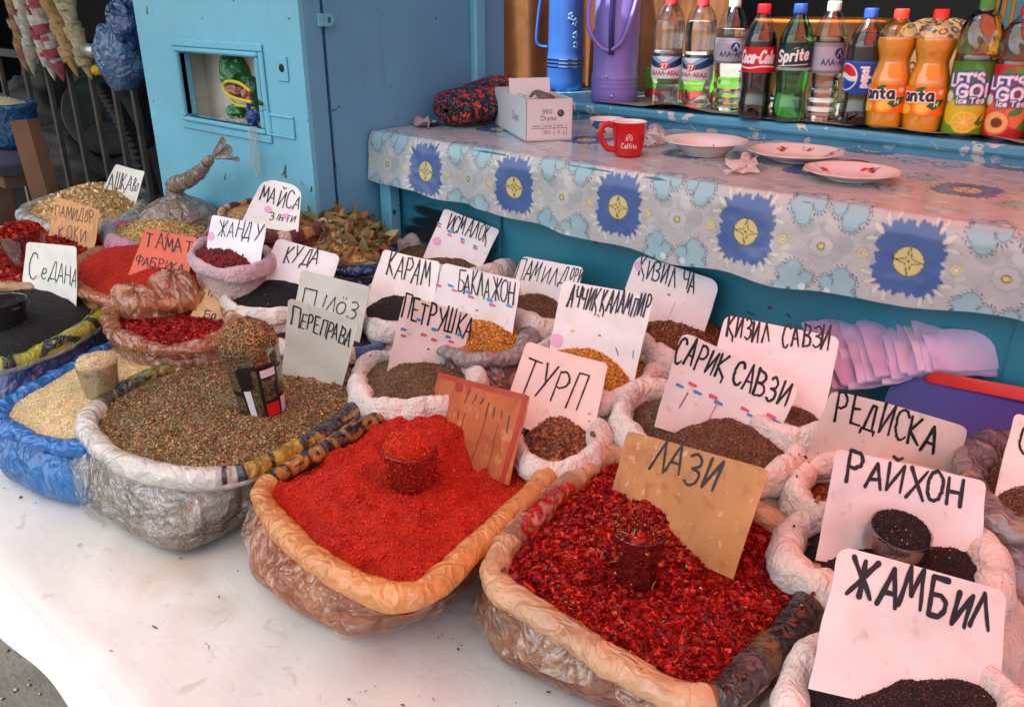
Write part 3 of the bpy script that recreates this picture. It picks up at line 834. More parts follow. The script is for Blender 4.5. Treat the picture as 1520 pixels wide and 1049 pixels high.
for j in range(nf):
    a_ = (j + 1) / nf
    y = 1.292 - .014 * min(1, a_ * 6) ** .5 - .012 * a_ * (.5 + .5 * np.sin(xs * 7 + .5 * np.sin(xs * 23))) - .002 * np.sin(xs * 40) * a_
    z = CZ - .010 * (1 - (1 - min(1, a_ * 6)) ** .5) - (hem - .01) * a_
    y = y - .010 * a_ * np.clip(np.sin(xs * 19 + 2 * np.sin(xs * 5)), 0, 1) ** 3 + .006 * (fbm(np.stack([xs, 0 * xs + a_ * .13], -1), 16, 8) - .5)
    P[151 + j] = np.stack([xs, y, z], 1); Vd[151 + j] = -hem * a_
u_ = ((xs[None] + .885) / TW + .5) % 1.0 + 0 * Vd
# the medallion row hangs 0.062 m below the fold
v_ = ((Vd + .062) / TH + .5) % 1.0
oil = NT("oilcloth")
c = vcol(oil)
c = oil.mix(oil.ramp(oil.noise(18, 5, .6), [(.55, 0), (.8, .22)]), c, hx('#8a877f'))
oil = oil.done(oil.n("BsdfPrincipled", i_Base_Color=c, i_Roughness=.20, i_Normal=oil.bump(oil.noise(11, 4, .5), .30, .010)).outputs[0])
tag(MB().grid(P, 0, tile.get(u_, v_)).build("oilcloth", oil), "blue and grey patterned oilcloth with flower medallions covering the counter", "tablecloth")

# ---- brown curtain beside the window
t = NT("brown_curtain")
c = t.mix(1.0, hx('#7d5330'), t.ramp(t.noise(6, 5, 1.0), [(.3, .7), (.7, 1.2)]), 'MULTIPLY')
cur_m = t.done(t.n("BsdfPrincipled", i_Base_Color=c, i_Roughness=.55, i_Normal=t.bump(t.noise(40, 3), .2, .003)).outputs[0])
xs = np.linspace(-2.45, -1.16, 240)
P = np.zeros((24, 240, 3))
for i, z in enumerate(np.linspace(1.252, 2.19, 24)):
    P[i] = np.stack([xs, 2.16 + .026 * np.sin(xs * 38 + 2.2 * np.sin(xs * 7) + .5 * z) + .014 * np.sin(xs * 91 + 2 * z) + .05 * (fbm(np.stack([xs, 0 * xs + .25 * z], -1), 7, 3, 2) - .5), np.full(240, z)], 1)
tag(MB().grid(P).build("brown_curtain", cur_m), "brown patterned curtain hanging behind the two thermos flasks", "curtain")

# ================================================================ SACKS OF SPICE
N_ = 360
SACK = {}


def loop3(px_loop, z, n=N_):
    return catmull([at(x, y, z) for x, y in px_loop], n)


def heap_height(g, P):
    """height of the spice surface of sack g at points P (n,2)"""
    c, lp = g['c'], g['lp']
    d = P - c[:2]
    ang = np.arctan2(d[:, 1], d[:, 0]); r = np.hypot(d[:, 0], d[:, 1])
    s = r / np.interp(ang, g['ang'], g['rad'], period=2 * math.pi)
    z = g['z'] - g['sink'] + g['mound'] * np.clip(1 - s ** 2, -.3, 1)
    if g.get('peak') is not None:
        q = np.hypot(P[:, 0] - g['peak'][0], P[:, 1] - g['peak'][1]) / g['peak'][2]
        z = z + g['peak'][3] * np.exp(-q ** 2)
    z = z + g['rough'] * (fbm(P, 14, g['seed'], 3) - .5) + .35 * g['rough'] * (np.abs(fbm(P, 30, g['seed'] + 5, 2) - .5) * 2 - .5)
    return z, s


def sack(name, label, px_loop, z, rr, bag_m, rim_col, body_col, spice, mound=.02, sink=.008, rough=.012, seed=0, base_off=.012, rim_prints=(), plastic=True,
         inner=None, fold=.0019, peak=None, grains_fn=None, group="sacks of spices on the table", spice_label=None, floppy=.35, kindname="spice_heap", cover=1.0, bulge=.012, body_prints=None, base=None, loose=0):
    C = loop3(px_loop, z)
    c = C.mean(0)
    d = C[:, :2] - c[:2]
    ang = np.arctan2(d[:, 1], d[:, 0]); o = np.argsort(ang)
    rad = np.hypot(d[:, 0], d[:, 1]) - rr * .55
    g = dict(c=c, lp=C, z=z, ang=ang[o], rad=np.maximum(.02, rad)[o], sink=sink, mound=mound, rough=rough, seed=seed * 31 + 3, peak=peak)
    SACK[name + str(seed)] = g
    t = thing(name, label, "spice sack", (c[0], c[1], TZ), group)
    # outward normals of the loop
    T = np.roll(C, -2, 0) - np.roll(C, 2, 0); T[:, 2] = 0; T /= np.linalg.norm(T, axis=1)[:, None] + 1e-9
    area = np.sum(C[:, 0] * np.roll(C[:, 1], -1) - C[:, 1] * np.roll(C[:, 0], -1))
    Nn = np.stack([T[:, 1], -T[:, 0], 0 * T[:, 0]], 1) * np.sign(area)
    for _ in range(6): Nn = (Nn + np.roll(Nn, 1, 0) + np.roll(Nn, -1, 0)) / 3
    Nn /= np.linalg.norm(Nn, axis=1)[:, None] + 1e-9
    L = np.concatenate([[0], np.cumsum(np.linalg.norm(np.diff(C, axis=0), axis=1))])
    # rolled rim
    nv = 28
    v = np.linspace(0, 1, nv, endpoint=False)
    lo = fbm(C * 1.0, 11, seed + 2, 2)
    rloc = rr * (1 + floppy * 1.6 * (lo - .5))
    G = np.zeros((N_, nv, 3)); a = v * 2 * math.pi
    up = (.80 if plastic else 1.0) + .35 * (fbm(C, 9, seed + 8, 2) - .5)
    Rp = np.random.default_rng(seed + 100); Cw = C.copy(); flap = np.zeros(N_); Ltot = L[-1]
    if not plastic:
        for _ in range(int(7 + Rp.integers(6))):            # gathered pinches and slack bulges round the mouth
            l0, w_, am = Rp.uniform(0, Ltot), Rp.uniform(.008, .02), Rp.uniform(.08, .26)
            dl = np.abs((L - l0 + Ltot / 2) % Ltot - Ltot / 2); rloc = rloc * (1 - am * np.exp(-(dl / w_) ** 2))
        flap = np.clip(fbm(C, 8, seed + 61, 2) * 1.8 - .35, 0, 1.3)
        Cw = C + Nn * (rr * .7 * (fbm(C, 9, seed + 62, 2) - .5))[:, None] + ZZ * (rr * .9 * (fbm(C, 7, seed + 63, 2) - .5))[:, None]
    for j in range(nv):
        ca, sa = math.cos(a[j]), math.sin(a[j])
        G[:, j] = Cw + Nn * (rloc * ca * .92)[:, None] + ZZ * (rloc * sa * up - .25 * rr - max(0, ca) ** 2 * rloc * flap * (1.1 - .5 * sa))[:, None]
    # folds run across the roll, gathered here and there; soft random dents
    uu = np.stack([np.repeat(L[:, None], nv, 1) + np.sin(2 * np.pi * v)[None] * .010, np.tile(np.abs(v - .5) * .035, (N_, 1)), np.full((N_, nv), seed * 1.7)], -1)
    cr = np.abs(fbm(uu * [1, 1, 1], 34 if plastic else 26, seed, 3) - .5) * 2
    dn = fbm(G, 30 if plastic else 22, seed + 4, 3) - .5
    ctr = C[:, None, :] + ZZ * (-.25 * rr)
    Rn = G - ctr; Rn /= np.linalg.norm(Rn, axis=-1)[..., None] + 1e-9
    G = G + Rn * (fold * (2.2 * (cr - .35)) + fold * 2.6 * dn)[..., None]
    col = np.ones((N_, nv, 3)) * hx(rim_col)
    col = col * (.86 + .28 * fbm(G, 9, seed + 6, 3))[..., None]
    for u0, u1, cv, v0, v1, fl in rim_prints:
        n = len(px_loop); uf = np.arange(N_) / N_ * n
        m = ((uf - u0) % n) < (u1 - u0)
        uq = ((uf - u0) % n) / (u1 - u0)
        if fl: uq = 1 - uq
        vq = (v - v0) / (v1 - v0)
        for i in np.where(m)[0]:
            k = (vq >= 0) & (vq <= 1)
            col[i, k] = cv.get(np.full(k.sum(), uq[i]), vq[k]) * (.85 + .3 * dn[i, k] * 2 + .0)[:, None]
    col = np.clip(col, 0, 1)
    MB().grid(G, 0, col, cu=True, cv=True, flip=area < 0).build("rolled_rim", bag_m, t)
    # bag body from under the roll down to the table
    nb = 30
    B = np.zeros((nb, N_, 3)); s = np.linspace(0, 1, nb)
    ctl = np.array([at(x, y, z) for x, y in px_loop]); ctl = ctl + (ctl - c) * ((base_off / np.maximum(.03, np.linalg.norm(ctl - c, axis=1)))[:, None])
    for k_, q_ in (base or {}).items(): ctl[k_] = at(q_[0], q_[1], TZ)
    D = (catmull(ctl, N_) - C); D[:, 2] = 0
    for i in range(nb):
        q = s[i]
        off = -.15 * rr * (1 - q) + bulge * math.sin(math.pi * q) - .022 * (max(0, q - .86) / .14) ** 1.6
        B[i] = C + D * q ** .8 + Nn * off
        B[i, :, 2] = (z - .7 * rr) * (1 - q) + (TZ + .0035) * q
    w1 = fbm(np.stack([B[..., 0] * 1.0, B[..., 1], B[..., 2] * .45], -1), 28 if plastic else 16, seed + 20, 3)
    w2 = np.abs(fbm(np.stack([B[..., 0], B[..., 1], B[..., 2] * .6], -1), 22, seed + 25, 2) - .5) * 2
    B = B + (np.tile(Nn, (nb, 1, 1)) * ((w1 - .5) * .016 + (w2 - .3) * (.016 if plastic else .012))[..., None]) * np.sin(np.pi * np.clip(s * .9 + .1, 0, 1))[:, None, None]
    bc = np.ones((nb, N_, 3)) * hx(body_col) * (.85 + .3 * fbm(B, 12, seed + 30, 3))[..., None]
    if body_prints:
        for fn in body_prints: fn(B, bc)
    MB().grid(B, 0, np.clip(bc, 0, 1), cu=True, flip=area > 0).build("bag", bag_m if inner is None else inner[1], t)
    if loose:                                            # loose outer film hanging from the roll and pooling on the cloth
        nl = 26; sl = np.linspace(0, 1, nl); Lf = np.zeros((nl, N_, 3))
        wv1 = np.abs(fbm(np.stack([L * 1.0, 0 * L + seed], -1), 24, seed + 41, 2) - .5) * 2
        wv2 = fbm(np.stack([L * 1.0, 0 * L + seed], -1), 55, seed + 43, 2) - .5
        drop = np.clip(.50 + 1.5 * (fbm(C, 5, seed + 45, 2) - .45), .22, 1.0)
        for i in range(nl):
            qd = sl[i] * drop
            base_i = B[np.clip((qd * (nb - 1)).astype(int), 0, nb - 1), np.arange(N_)]
            out = .004 + loose * sl[i] * (.25 + 1.1 * wv1) + .010 * sl[i] * wv2 + .35 * rr * (1 - sl[i])
            Lf[i] = base_i + Nn * out[:, None]
            Lf[i, :, 2] = np.maximum(base_i[:, 2], TZ + .004 + .004 * wv1)
        lc = np.ones((nl, N_, 3)) * hx(rim_col) * (.9 + .2 * fbm(Lf, 14, seed + 47, 2))[..., None]
        MB().grid(Lf, 0, np.clip(lc, 0, 1), cu=True, flip=area > 0).build("loose_film", f_loose, t)
    # the spice itself
    ns, na = 26, 140
    ths = np.linspace(0, 2 * math.pi, na, endpoint=False)
    rb = np.interp(ths, g['ang'], g['rad'], period=2 * math.pi)
    mbs = MB()
    sg = np.linspace(0.0, 1.06, ns)
    XY = c[:2] + sg[:, None, None] * (np.stack([np.cos(ths), np.sin(ths)], -1) * rb[:, None])[None]
    hz, _ = heap_height(g, XY.reshape(-1, 2))
    mbs.grid(np.concatenate([XY, hz.reshape(ns, na, 1)], -1), 0, (1, 1, 1), cu=True)
    if inner is not None:                                # packed spice seen through the film
        I = B[2:-2:2].copy(); I = I - Nn[None] * .006
        mbs.grid(I, 0, (1, 1, 1), cu=True)
    if grains_fn:
        bb0, bb1 = C[:, :2].min(0), C[:, :2].max(0)
        def pts(n):
            q = rng.uniform(bb0, bb1, (int(n * cover), 2)); z_, s_ = heap_height(g, q)
            k = s_ < 1.0
            return np.c_[q, z_][k]
        grains_fn(mbs, pts)
        k_ = rng.integers(0, N_, 260); o_ = rng.uniform(-.95, .45, 260)
        rp = C[k_] + Nn[k_] * (rr * o_)[:, None] + ZZ * (rr * (np.sqrt(np.clip(1 - o_ ** 2, 0, 1)) * .95 - .22) + .001)[:, None]
        rp = rp[fbm(rp, 12, seed + 70, 2) > .52]
        if len(rp): grains_fn(mbs, lambda n: rp[rng.integers(0, len(rp), max(1, min(n // 220, 26)))])
    ob = mbs.build(kindname, [spice, grain_m if grains_fn is None or 'flake' not in grains_fn.__name__ else flake_m], t, kind="stuff")
    if spice_label: ob["label"] = spice_label
    return t, g


def cup_of(name, label, px_base, sink, g, r0, r1, h, fillc, spicem, gf, tilt=(0, 0), body=None, mound=.02, deco=None, zb=None, dust=0):
    """a glass tumbler standing in the heap, filled and heaped"""
    P = at(px_base[0], px_base[1], zb if zb else g['z'] + .005)
    for _ in range(6):
        zz = heap_height(g, P[None, :2])[0][0]; P = at(px_base[0], px_base[1], zz)
    P = P - ZZ * sink
    t = thing(name, label, "glass", P)
    tx, ty = tilt
    Rx = np.array([[1, 0, 0], [0, math.cos(tx), -math.sin(tx)], [0, math.sin(tx), math.cos(tx)]])
    Ry = np.array([[math.cos(ty), 0, math.sin(ty)], [0, 1, 0], [-math.sin(ty), 0, math.cos(ty)]])
    Q = Ry @ Rx
    w = .0016
    pr = [(0, 0), (r0 * .9, 0), (r0, .003)] + ([(r0 + (r1 - r0) * q, .003 + (h - .003) * q) for q in np.linspace(.1, 1, 8)] if body is None else [(r, zq * h) for r, zq in body])
    pin = [(r - w, max(zq, .005)) for r, zq in pr[::-1][:-2]] + [(0, .005)]
    top = pr[-1]
    gl = MB().lathe(pr + [(top[0] + .0004, top[1] + .0008), (top[0] - w * .6, top[1] + .0011)] + pin, P, 48, M=Q)
    mats = [clear("tumbler_glass", (.97, .98, .97), .10)]
    if deco:
        for (a0, a1, z0, z1, cl) in deco:
            aa = np.linspace(a0, a1, max(3, int((a1 - a0) * 10)))
            zq = np.linspace(z0, z1, 6) * h
            rq = r0 + (r1 - r0) * zq / h + .0006 + (.0005 if cl != '#151212' else 0)
            G = np.stack([rq[:, None] * np.cos(aa), rq[:, None] * np.sin(aa), np.repeat(zq[:, None], len(aa), 1)], -1) @ Q.T + P
            gl.grid(G, 1, hx(cl))
        mats.append(M("glass_print", None, .35))
    gl.build("tumbler", mats, t)
    fb = MB()
    ri = [(max(.001, r - .0022), zq) for r, zq in pr[2:]]
    mt = [(ri[-1][0] * math.cos(q) ** .9 * 1.0 + 0, h + mound * math.sin(q)) for q in np.linspace(.12, math.pi / 2 - .01, 9)]
    fb.lathe([(0, .006)] + ri[:] + mt, P, 40, M=Q)
    n = 1500
    a_ = rng.uniform(0, 2 * math.pi, n); rr_ = np.sqrt(rng.uniform(0, 1, n))
    zz = h + mound * np.sqrt(np.clip(1 - rr_ ** 2, 0, 1)) * (1 + .25 * (vn(np.stack([rr_ * np.cos(a_) * 3, rr_ * np.sin(a_) * 3], 1), 1, 4) - .5))
    pp = np.stack([ri[-1][0] * rr_ * np.cos(a_), ri[-1][0] * rr_ * np.sin(a_), zz], 1) @ Q.T + P
    gf(fb, lambda k: pp[:int(min(n, k))])
    if dust:                                             # spice clinging to the outside of the glass
        an_ = rng.uniform(0, 2 * math.pi, dust); zq = rng.uniform(0, 1, dust) ** 1.5 * h; rq = r0 + (r1 - r0) * zq / h + .0006
        dp = np.stack([rq * np.cos(an_), rq * np.sin(an_), zq], 1) @ Q.T + P
        gf(fb, lambda k: dp[rng.integers(0, dust, max(1, min(dust, k // 8)))])
    fb.build("filling", [spicem, grain_m if 'flake' not in gf.__name__ else flake_m], t, kind="stuff")
    return t


# ---- spices
MIX = ['#6e6b40', '#7d5c3c', '#b8986c', '#84341f', '#38331f', '#566032', '#9a7448', '#57492f']
sp_mix = speck("herb_mix", MIX, 430)
sp_red = speck("red_powder", ['#bd2008', '#d02c0c', '#a81806', '#da3a12'], 900)
sp_flk = speck("red_flake_mass", ['#6d0a0c', '#8e1012', '#a81a16', '#4e0608'], 300)
sp_ses = speck("white_sesame_mass", ['#d8bd8c', '#c9a973', '#e3cda2'], 480)
sp_blk = speck("black_seed_mass", ['#191614', '#24201d', '#100e0d'], 520)
sp_brn = speck("brown_seed_mass", ['#5e4130', '#6f4e38', '#4a3226', '#7d5c42'], 480)
sp_onn = speck("dark_brown_mass", ['#2a1c1c', '#35242a', '#1f1516'], 600)
sp_gld = speck("golden_seed_mass", ['#b57226', '#c98a38', '#8f5518'], 330)
sp_tan = speck("tan_seed_mass", ['#b98a4e', '#cda468', '#94693a'], 220)


def g_mix(mb, pts):
    grains(mb, pts(15000), OCT, (.0022, .0010, .0008), MIX, sv=.4, mi=1, cj=.25)
    grains(mb, pts(2600), OCT, (.0016, .0015, .0014), ['#c9975c', '#d8ac70', '#b5793e'], sv=.25, mi=1)
    grains(mb, pts(900), FLK, (.0026, .0018, .0006), ['#8f2416', '#a03a22', '#5a2014'], sv=.4, mi=1)
    grains(mb, pts(420), OCT, (.0075, .0006, .0005), ['#8a7440', '#a58a50', '#6a5a34'], lie=.7, sv=.4, mi=1)
def g_powder(mb, pts):
    grains(mb, pts(26000), OCT, (.0014, .0012, .0010), ['#c8220b', '#b81a08', '#d42e10', '#a61406'], sv=.45, mi=1, cj=.12)
    grains(mb, pts(300), FLK, (.0018, .0015, .0006), ['#e05a20', '#d8501c'], sv=.4, mi=1)
def g_flake(mb, pts):
    grains(mb, pts(21000), FLK, (.0038, .0027, .0016), ['#960f0d', '#b0180f', '#cc2a16', '#640807', '#7c0b0a', '#dc4a24'], wts=[5, 5, 3.4, 3.4, 4, 1.6], lie=.35, sv=.38, mi=1, cj=.2)
    grains(mb, pts(600), SEED, (.0022, .0018, .0005), ['#d8a050', '#cf7c3c'], lie=.5, mi=1)
    grains(mb, pts(110), OCT, (.010, .0006, .0005), ['#b89a68', '#9a5a3a'], lie=.8, mi=1)
def g_sesame(mb, pts): grains(mb, pts(15000), OCT, (.0017, .0011, .0008), ['#dcc394', '#cfae78', '#e8d6ae', '#c29a64'], sv=.3, mi=1)
def g_black(mb, pts):
    grains(mb, pts(5200), OCT, (.0017, .0011, .0010), ['#151211', '#201c1a', '#2b2623', '#0d0b0b'], sv=.3, mi=1)
    grains(mb, pts(40), OCT, (.0013, .001, .0006), ['#a89a84'], mi=1)
def g_onion(mb, pts):
    grains(mb, pts(4200), OCT, (.0013, .0011, .0010), ['#30201f', '#3d2b2e', '#22171a', '#48332f'], sv=.3, mi=1)
    grains(mb, pts(50), OCT, (.0012, .001, .0006), ['#9a8470'], mi=1)
def g_basil(mb, pts):
    grains(mb, pts(6000), OCT, (.0015, .0012, .0011), ['#171213', '#241b1a', '#120e10', '#3a2b26'], sv=.35, mi=1)
    grains(mb, pts(90), OCT, (.0016, .001, .0006), ['#a8927c', '#7a6050'], mi=1)
def g_brown(mb, pts):
    grains(mb, pts(6500), OCT, (.0026, .0008, .0007), ['#6b4a36', '#7d5a42', '#533728', '#94704e', '#4a352c'], sv=.35, mi=1)
    grains(mb, pts(60), OCT, (.007, .0006, .0005), ['#c9a878', '#a88660'], lie=.7, mi=1)
def g_greenbrown(mb, pts):
    grains(mb, pts(5000), OCT, (.0022, .0008, .0007), ['#6a5a3c', '#7c6a48', '#4f4430', '#8a7850'], sv=.35, mi=1)
    grains(mb, pts(50), OCT, (.008, .0006, .0005), ['#b89868', '#8a5a3a'], lie=.7, mi=1)
def g_rust(mb, pts): grains(mb, pts(2600), OCT, (.0034, .0026, .0020), ['#7a4526', '#8c5430', '#5f331c', '#a06a3c'], sv=.35, mi=1)
def g_gold(mb, pts): grains(mb, pts(3600), SEED, (.0028, .0024, .0010), ['#c48430', '#d89a44', '#a5661e', '#e0ac5c', '#8e4c18'], lie=.3, sv=.2, mi=1)
def g_cumin(mb, pts): grains(mb, pts(3600), OCT, (.0036, .0010, .0009), ['#8a7a52', '#a08e60', '#6e603e', '#b5a272'], sv=.25, mi=1)
def g_pump(mb, pts): grains(mb, pts(760), SEED, (.0105, .0075, .0024), ['#dcb67c', '#d0a468', '#e6c894', '#b98a52'], lie=.5, sv=.12, mi=1)
def g_melon(mb, pts): grains(mb, pts(1000), SEED, (.0072, .0034, .0014), ['#b89c68', '#a4865a', '#8a704a', '#c8b084'], lie=.5, sv=.15, mi=1)
def g_bean(mb, pts): grains(mb, pts(900), OCT, (.0058, .0040, .0038), ['#5a1218', '#6e1a20', '#7e2628'], sv=.2, mi=1)
def g_tom_flake(mb, pts): grains(mb, pts(3600), FLK, (.0058, .0040, .0026), ['#a01c14', '#b82a1c', '#7c100e', '#c8402a'], lie=.3, sv=.35, mi=1)
def g_bay(mb, pts): grains(mb, pts(620), LEAF, (.035, .036, .032), ['#85774a', '#78693e', '#978756', '#696036', '#9c8050', '#8a6238'], lie=.35, sv=.18, mi=1)


# ---- bag films and cloths
f_clear = film("clear_pearl_film", .24, .2, .25, .9)
f_pearl = film("pearl_film", .92, .16, .3, .5, 1.25)
f_orange = film("orange_film", .88, .15, .42, .5, 1.25)
f_orange_t = film("thin_orange_film", .42, .2, .3, .95)
f_blue = film("blue_film", .93, .16, .38, .7, 1.2)
f_loose = film("loose_film", .16, .14, .25, .9, 1.1)
f_grey = film("grey_film", .8, .25, .3, .8)
def cotton(name):
    t = NT(name); c = vcol(t)
    c = t.mix(1.0, c, t.ramp(t.noise(16, 5, .5), [(.3, .82), (.7, 1.04)]), 'MULTIPLY')
    c = t.mix(t.ramp(t.noise(12, 6, 1.0), [(.64, 0), (.76, .45)]), c, hx('#6b5a4c'))
    h = t.math('ADD', t.math('ADD', t.math('MULTIPLY', t.noise(26, 3, 2.2), 1.2), t.math('ABSOLUTE', t.math('SUBTRACT', t.noise(40, 2, 1.5), .5))), t.math('MULTIPLY', t.noise(600, 1), .06))
    p = t.n("BsdfPrincipled", i_Base_Color=c, i_Roughness=.85, i_Normal=t.bump(h, .75, .011))
    p.inputs["Sheen Weight"].default_value = .2
    return t.done(p.outputs[0])
cot = cotton("cotton_sack")
COT, COTB = '#dccdc2', '#cdbcb0'

# printed rims
cp1 = Canvas(1, .30, 420, '#8c8136')
R3 = np.random.default_rng(11)
for x, w_, cl in ((0, .06, '#5c574a'), (.07, .10, '#3e3a30'), (.19, .05, '#6f6a3a'), (.40, .10, '#a8862a'), (.52, .12, '#b8922a'), (.66, .09, '#56602a'), (.78, .12, '#3a342c'), (.92, .1, '#2c2826')):
    cp1.poly([(x, -.02), (x + w_, -.02), (x + w_ + .05, .32), (x + .04, .32)], cl)
for _ in range(14): cp1.line(R3.uniform(0, 1, (2, 2)) * [1, .3], .012, ['#2e2a24', '#c0b480'][_ % 2])
cp2 = Canvas(1, .30, 420, '#3b2a30')
for x, w_, cl in ((0, .03, '#d5cfc4'), (.03, .03, '#1d1a18'), (.06, .05, '#d0c7b8'), (.11, .08, '#2a2422'), (.17, .20, '#c2992a')):
    cp2.poly([(x, -.02), (x + w_, -.02), (x + w_, .32), (x, .32)], cl)
for P in ([(.34, .0), (.42, .02), (.45, .3), (.39, .3)], [(.44, .02), (.52, .0), (.50, .12), (.46, .1)], [(.60, .05), (.72, .0), (.70, .08), (.62, .14)], [(.8, 0), (.93, .02), (.9, .3), (.84, .2)]): cp2.poly(P, '#c79e2c')
cp2.poly([(.55, .1), (.8, .06), (.8, .3), (.56, .3)], '#4a2f3c'); cp2.line([(.9, 0), (.95, .3)], .02, '#1d1a18')
cp2.line([(.3, .02), (.34, .28)], .02, '#2a2422')
cp3 = Canvas(1, .12, 620, '#2a201c')
cp3.text("еВаТСаеЗД", .03, .028, .066, .92, .021, '#c8883e')
cp4 = Canvas(1, .34, 420, '#c9c22e')                     # yellow band with black letters
cp4.poly([(0, -.01), (1, -.01), (1, .02), (0, .02)], '#26232a')
cp4.poly([(0, .29), (1, .29), (1, .35), (0, .35)], '#2c2a36')
cp4.text("ТАТ", .10, .07, .17, .76, .055, '#23201c')
cp4.poly([(.88, 0), (.9, 0), (1, .34), (.93, .34)], '#1d1a1a')
cp5 = Canvas(1, .3, 300, '#8a6238')
for x, w_, cl in ((0, .3, '#4a3a38'), (.26, .14, '#6a5a60'), (.5, .3, '#3c2c2c'), (.86, .1, '#2e2626')): cp5.poly([(x, 0), (x + w_, 0), (x + w_ + .1, .3), (x + .1, .3)], cl)
cp6 = Canvas(1, .6, 320, '#c8946e')                      # red folk ornament on the chilli bag
cp6.disc(.5, .3, .40, .25, '#c8261c')
for s_ in (-1, 1):
    cp6.line(catmull([(.5, .42), (.5 + s_ * .06, .30), (.5 + s_ * .16, .26), (.5 + s_ * .20, .34), (.5 + s_ * .13, .38)], 24, False), .035, '#d8a080')
    cp6.line(catmull([(.5 + s_ * .05, .18), (.5 + s_ * .12, .14), (.5 + s_ * .24, .2), (.5 + s_ * .3, .3)], 24, False), .03, '#d8a080')
cp6.line([(.5, .44), (.5, .16)], .03, '#d8a080'); cp6.disc(.5, .15, .035, .035, '#d8a080')

_, g_pere = sack("spice_sack", "large clear plastic sack of mixed herb seasoning with a pearly printed rolled rim", [(128, 632), (150, 598), (215, 560), (310, 525), (420, 490), (500, 500), (545, 540), (550, 580), (480, 638), (390, 688), (330, 705), (250, 702), (175, 680)], .88, .019,
     f_pearl, '#ebe4d8', '#cfc7b6', sp_mix, mound=.012, sink=.006, rough=.024, seed=1, rim_prints=((.9, 4.6, cp1, .62, .08, False), (6.2, 10.1, cp2, -.02, .5, True)),
     inner=(True, f_clear), loose=.012, grains_fn=g_mix, base={0: (122, 742), 12: (180, 795), 11: (258, 832), 10: (322, 812), 9: (402, 765), 8: (500, 712)}, spice_label="brown and green mixed herb seasoning")
_, g_red = sack("spice_sack", "orange plastic sack brimming with fine bright red chilli powder", [(392, 745), (400, 712), (480, 665), (560, 618), (640, 578), (720, 585), (800, 620), (832, 660), (815, 700), (740, 775), (660, 850), (612, 880), (545, 870), (455, 815)], .88, .019,
     f_orange, '#efb068', '#d98a52', sp_red, mound=.014, sink=.004, rough=.040, seed=2, peak=(*at(722, 690, .885)[:2], .085, -.034), rim_prints=((1.0, 4.0, cp3, .58, .08, False),), inner=(True, f_orange_t), loose=.020, grains_fn=g_powder,
     base={0: (374, 858), 13: (420, 900), 12: (508, 950), 11: (588, 932), 10: (652, 905), 9: (738, 850)}, spice_label="fine red chilli powder")
_, g_lazi = sack("spice_sack", "orange plastic sack of coarse dark red chilli flakes at the front of the table", [(738, 860), (745, 815), (790, 765), (850, 710), (905, 672), (1000, 690), (1110, 745), (1180, 800), (1212, 860), (1190, 905), (1120, 985), (1065, 1030), (1000, 1025), (900, 970), (800, 905)], .88, .020,
     f_orange, '#e8bd8e', '#cf9a74', sp_flk, mound=.014, sink=.008, rough=.014, seed=3, rim_prints=((1.3, 3.0, cp6, .65, .15, False), (8.4, 11.2, cp5, -.02, .5, True)), inner=(True, f_orange_t), loose=.018, grains_fn=g_flake,
     base={0: (716, 930), 14: (742, 985), 13: (862, 1046), 12: (960, 1075), 11: (1050, 1092), 10: (1110, 1050)}, spice_label="coarse red chilli flakes", fold=.0026)
_, g_ses = sack("spice_sack", "bright blue plastic sack of white sesame seeds at the left front", [(-5, 612), (30, 642), (110, 662), (200, 645), (290, 590), (310, 535), (250, 502), (180, 507), (110, 540), (45, 575)], .86, .018,
     f_blue, '#2f86d6', '#3a8fd8', sp_ses, mound=.030, sink=.006, rough=.010, seed=4, grains_fn=g_sesame, spice_label="cream white sesame seeds", fold=.004)
_, g_blk = sack("spice_sack", "white plastic sack of black nigella seeds with a yellow and black printed rim", [(-90, 470), (-20, 535), (60, 520), (130, 482), (162, 446), (135, 412), (70, 398), (-20, 412)], .895, .022,
     f_pearl, '#d6d6d2', '#4c5f96', sp_blk, mound=.030, sink=.006, rough=.008, seed=5, rim_prints=((.8, 3.75, cp4, -.10, .46, False),), grains_fn=g_black, spice_label="black nigella seeds")
_, g_tba = sack("spice_sack", "thin orange plastic bag of dried red tomato pieces with folded down sides", [(172, 492), (168, 445), (210, 408), (275, 405), (330, 430), (350, 475), (310, 505), (240, 514)], .922, .022,
     f_orange_t, '#d9905a', '#cf9468', sp_flk, mound=.006, sink=.022, rough=.010, seed=6, grains_fn=g_flake, cover=.4, fold=.005, spice_label="dried red pepper pieces", floppy=.6)
tba = _
_, g_tfa = sack("spice_sack", "orange bag of fine tomato powder heaped behind the black seeds", [(108, 418), (120, 385), (180, 362), (250, 357), (315, 390), (335, 422), (260, 448), (170, 446)], .932, .018,
     f_orange, '#d88a58', '#cf8a58', sp_red, mound=.045, sink=.004, rough=.018, seed=7, grains_fn=g_powder, cover=.35, spice_label="bright red tomato powder")
_, g_dtm = sack("spice_sack", "tan plastic bag of dried tomato pieces at the far left edge", [(-90, 400), (-50, 362), (30, 345), (110, 340), (168, 352), (165, 385), (110, 412), (20, 425)], .92, .020,
     f_orange, '#cf9a6a', '#c7936a', sp_flk, mound=.030, sink=.004, rough=.015, seed=8, rim_prints=((4.2, 6.2, cp5, -.05, .5, False),), grains_fn=g_tom_flake, spice_label="dried tomato pieces")
_, g_pum = sack("spice_sack", "white plastic sack of flat pumpkin seeds in the back corner by the railing", [(35, 318), (60, 300), (120, 280), (180, 275), (212, 288), (200, 315), (150, 338), (85, 338)], .94, .022,
     f_grey, '#c9c6c0', '#9a9896', sp_tan, mound=.045, sink=.002, rough=.012, seed=9, grains_fn=g_pump, spice_label="flat cream pumpkin seeds")
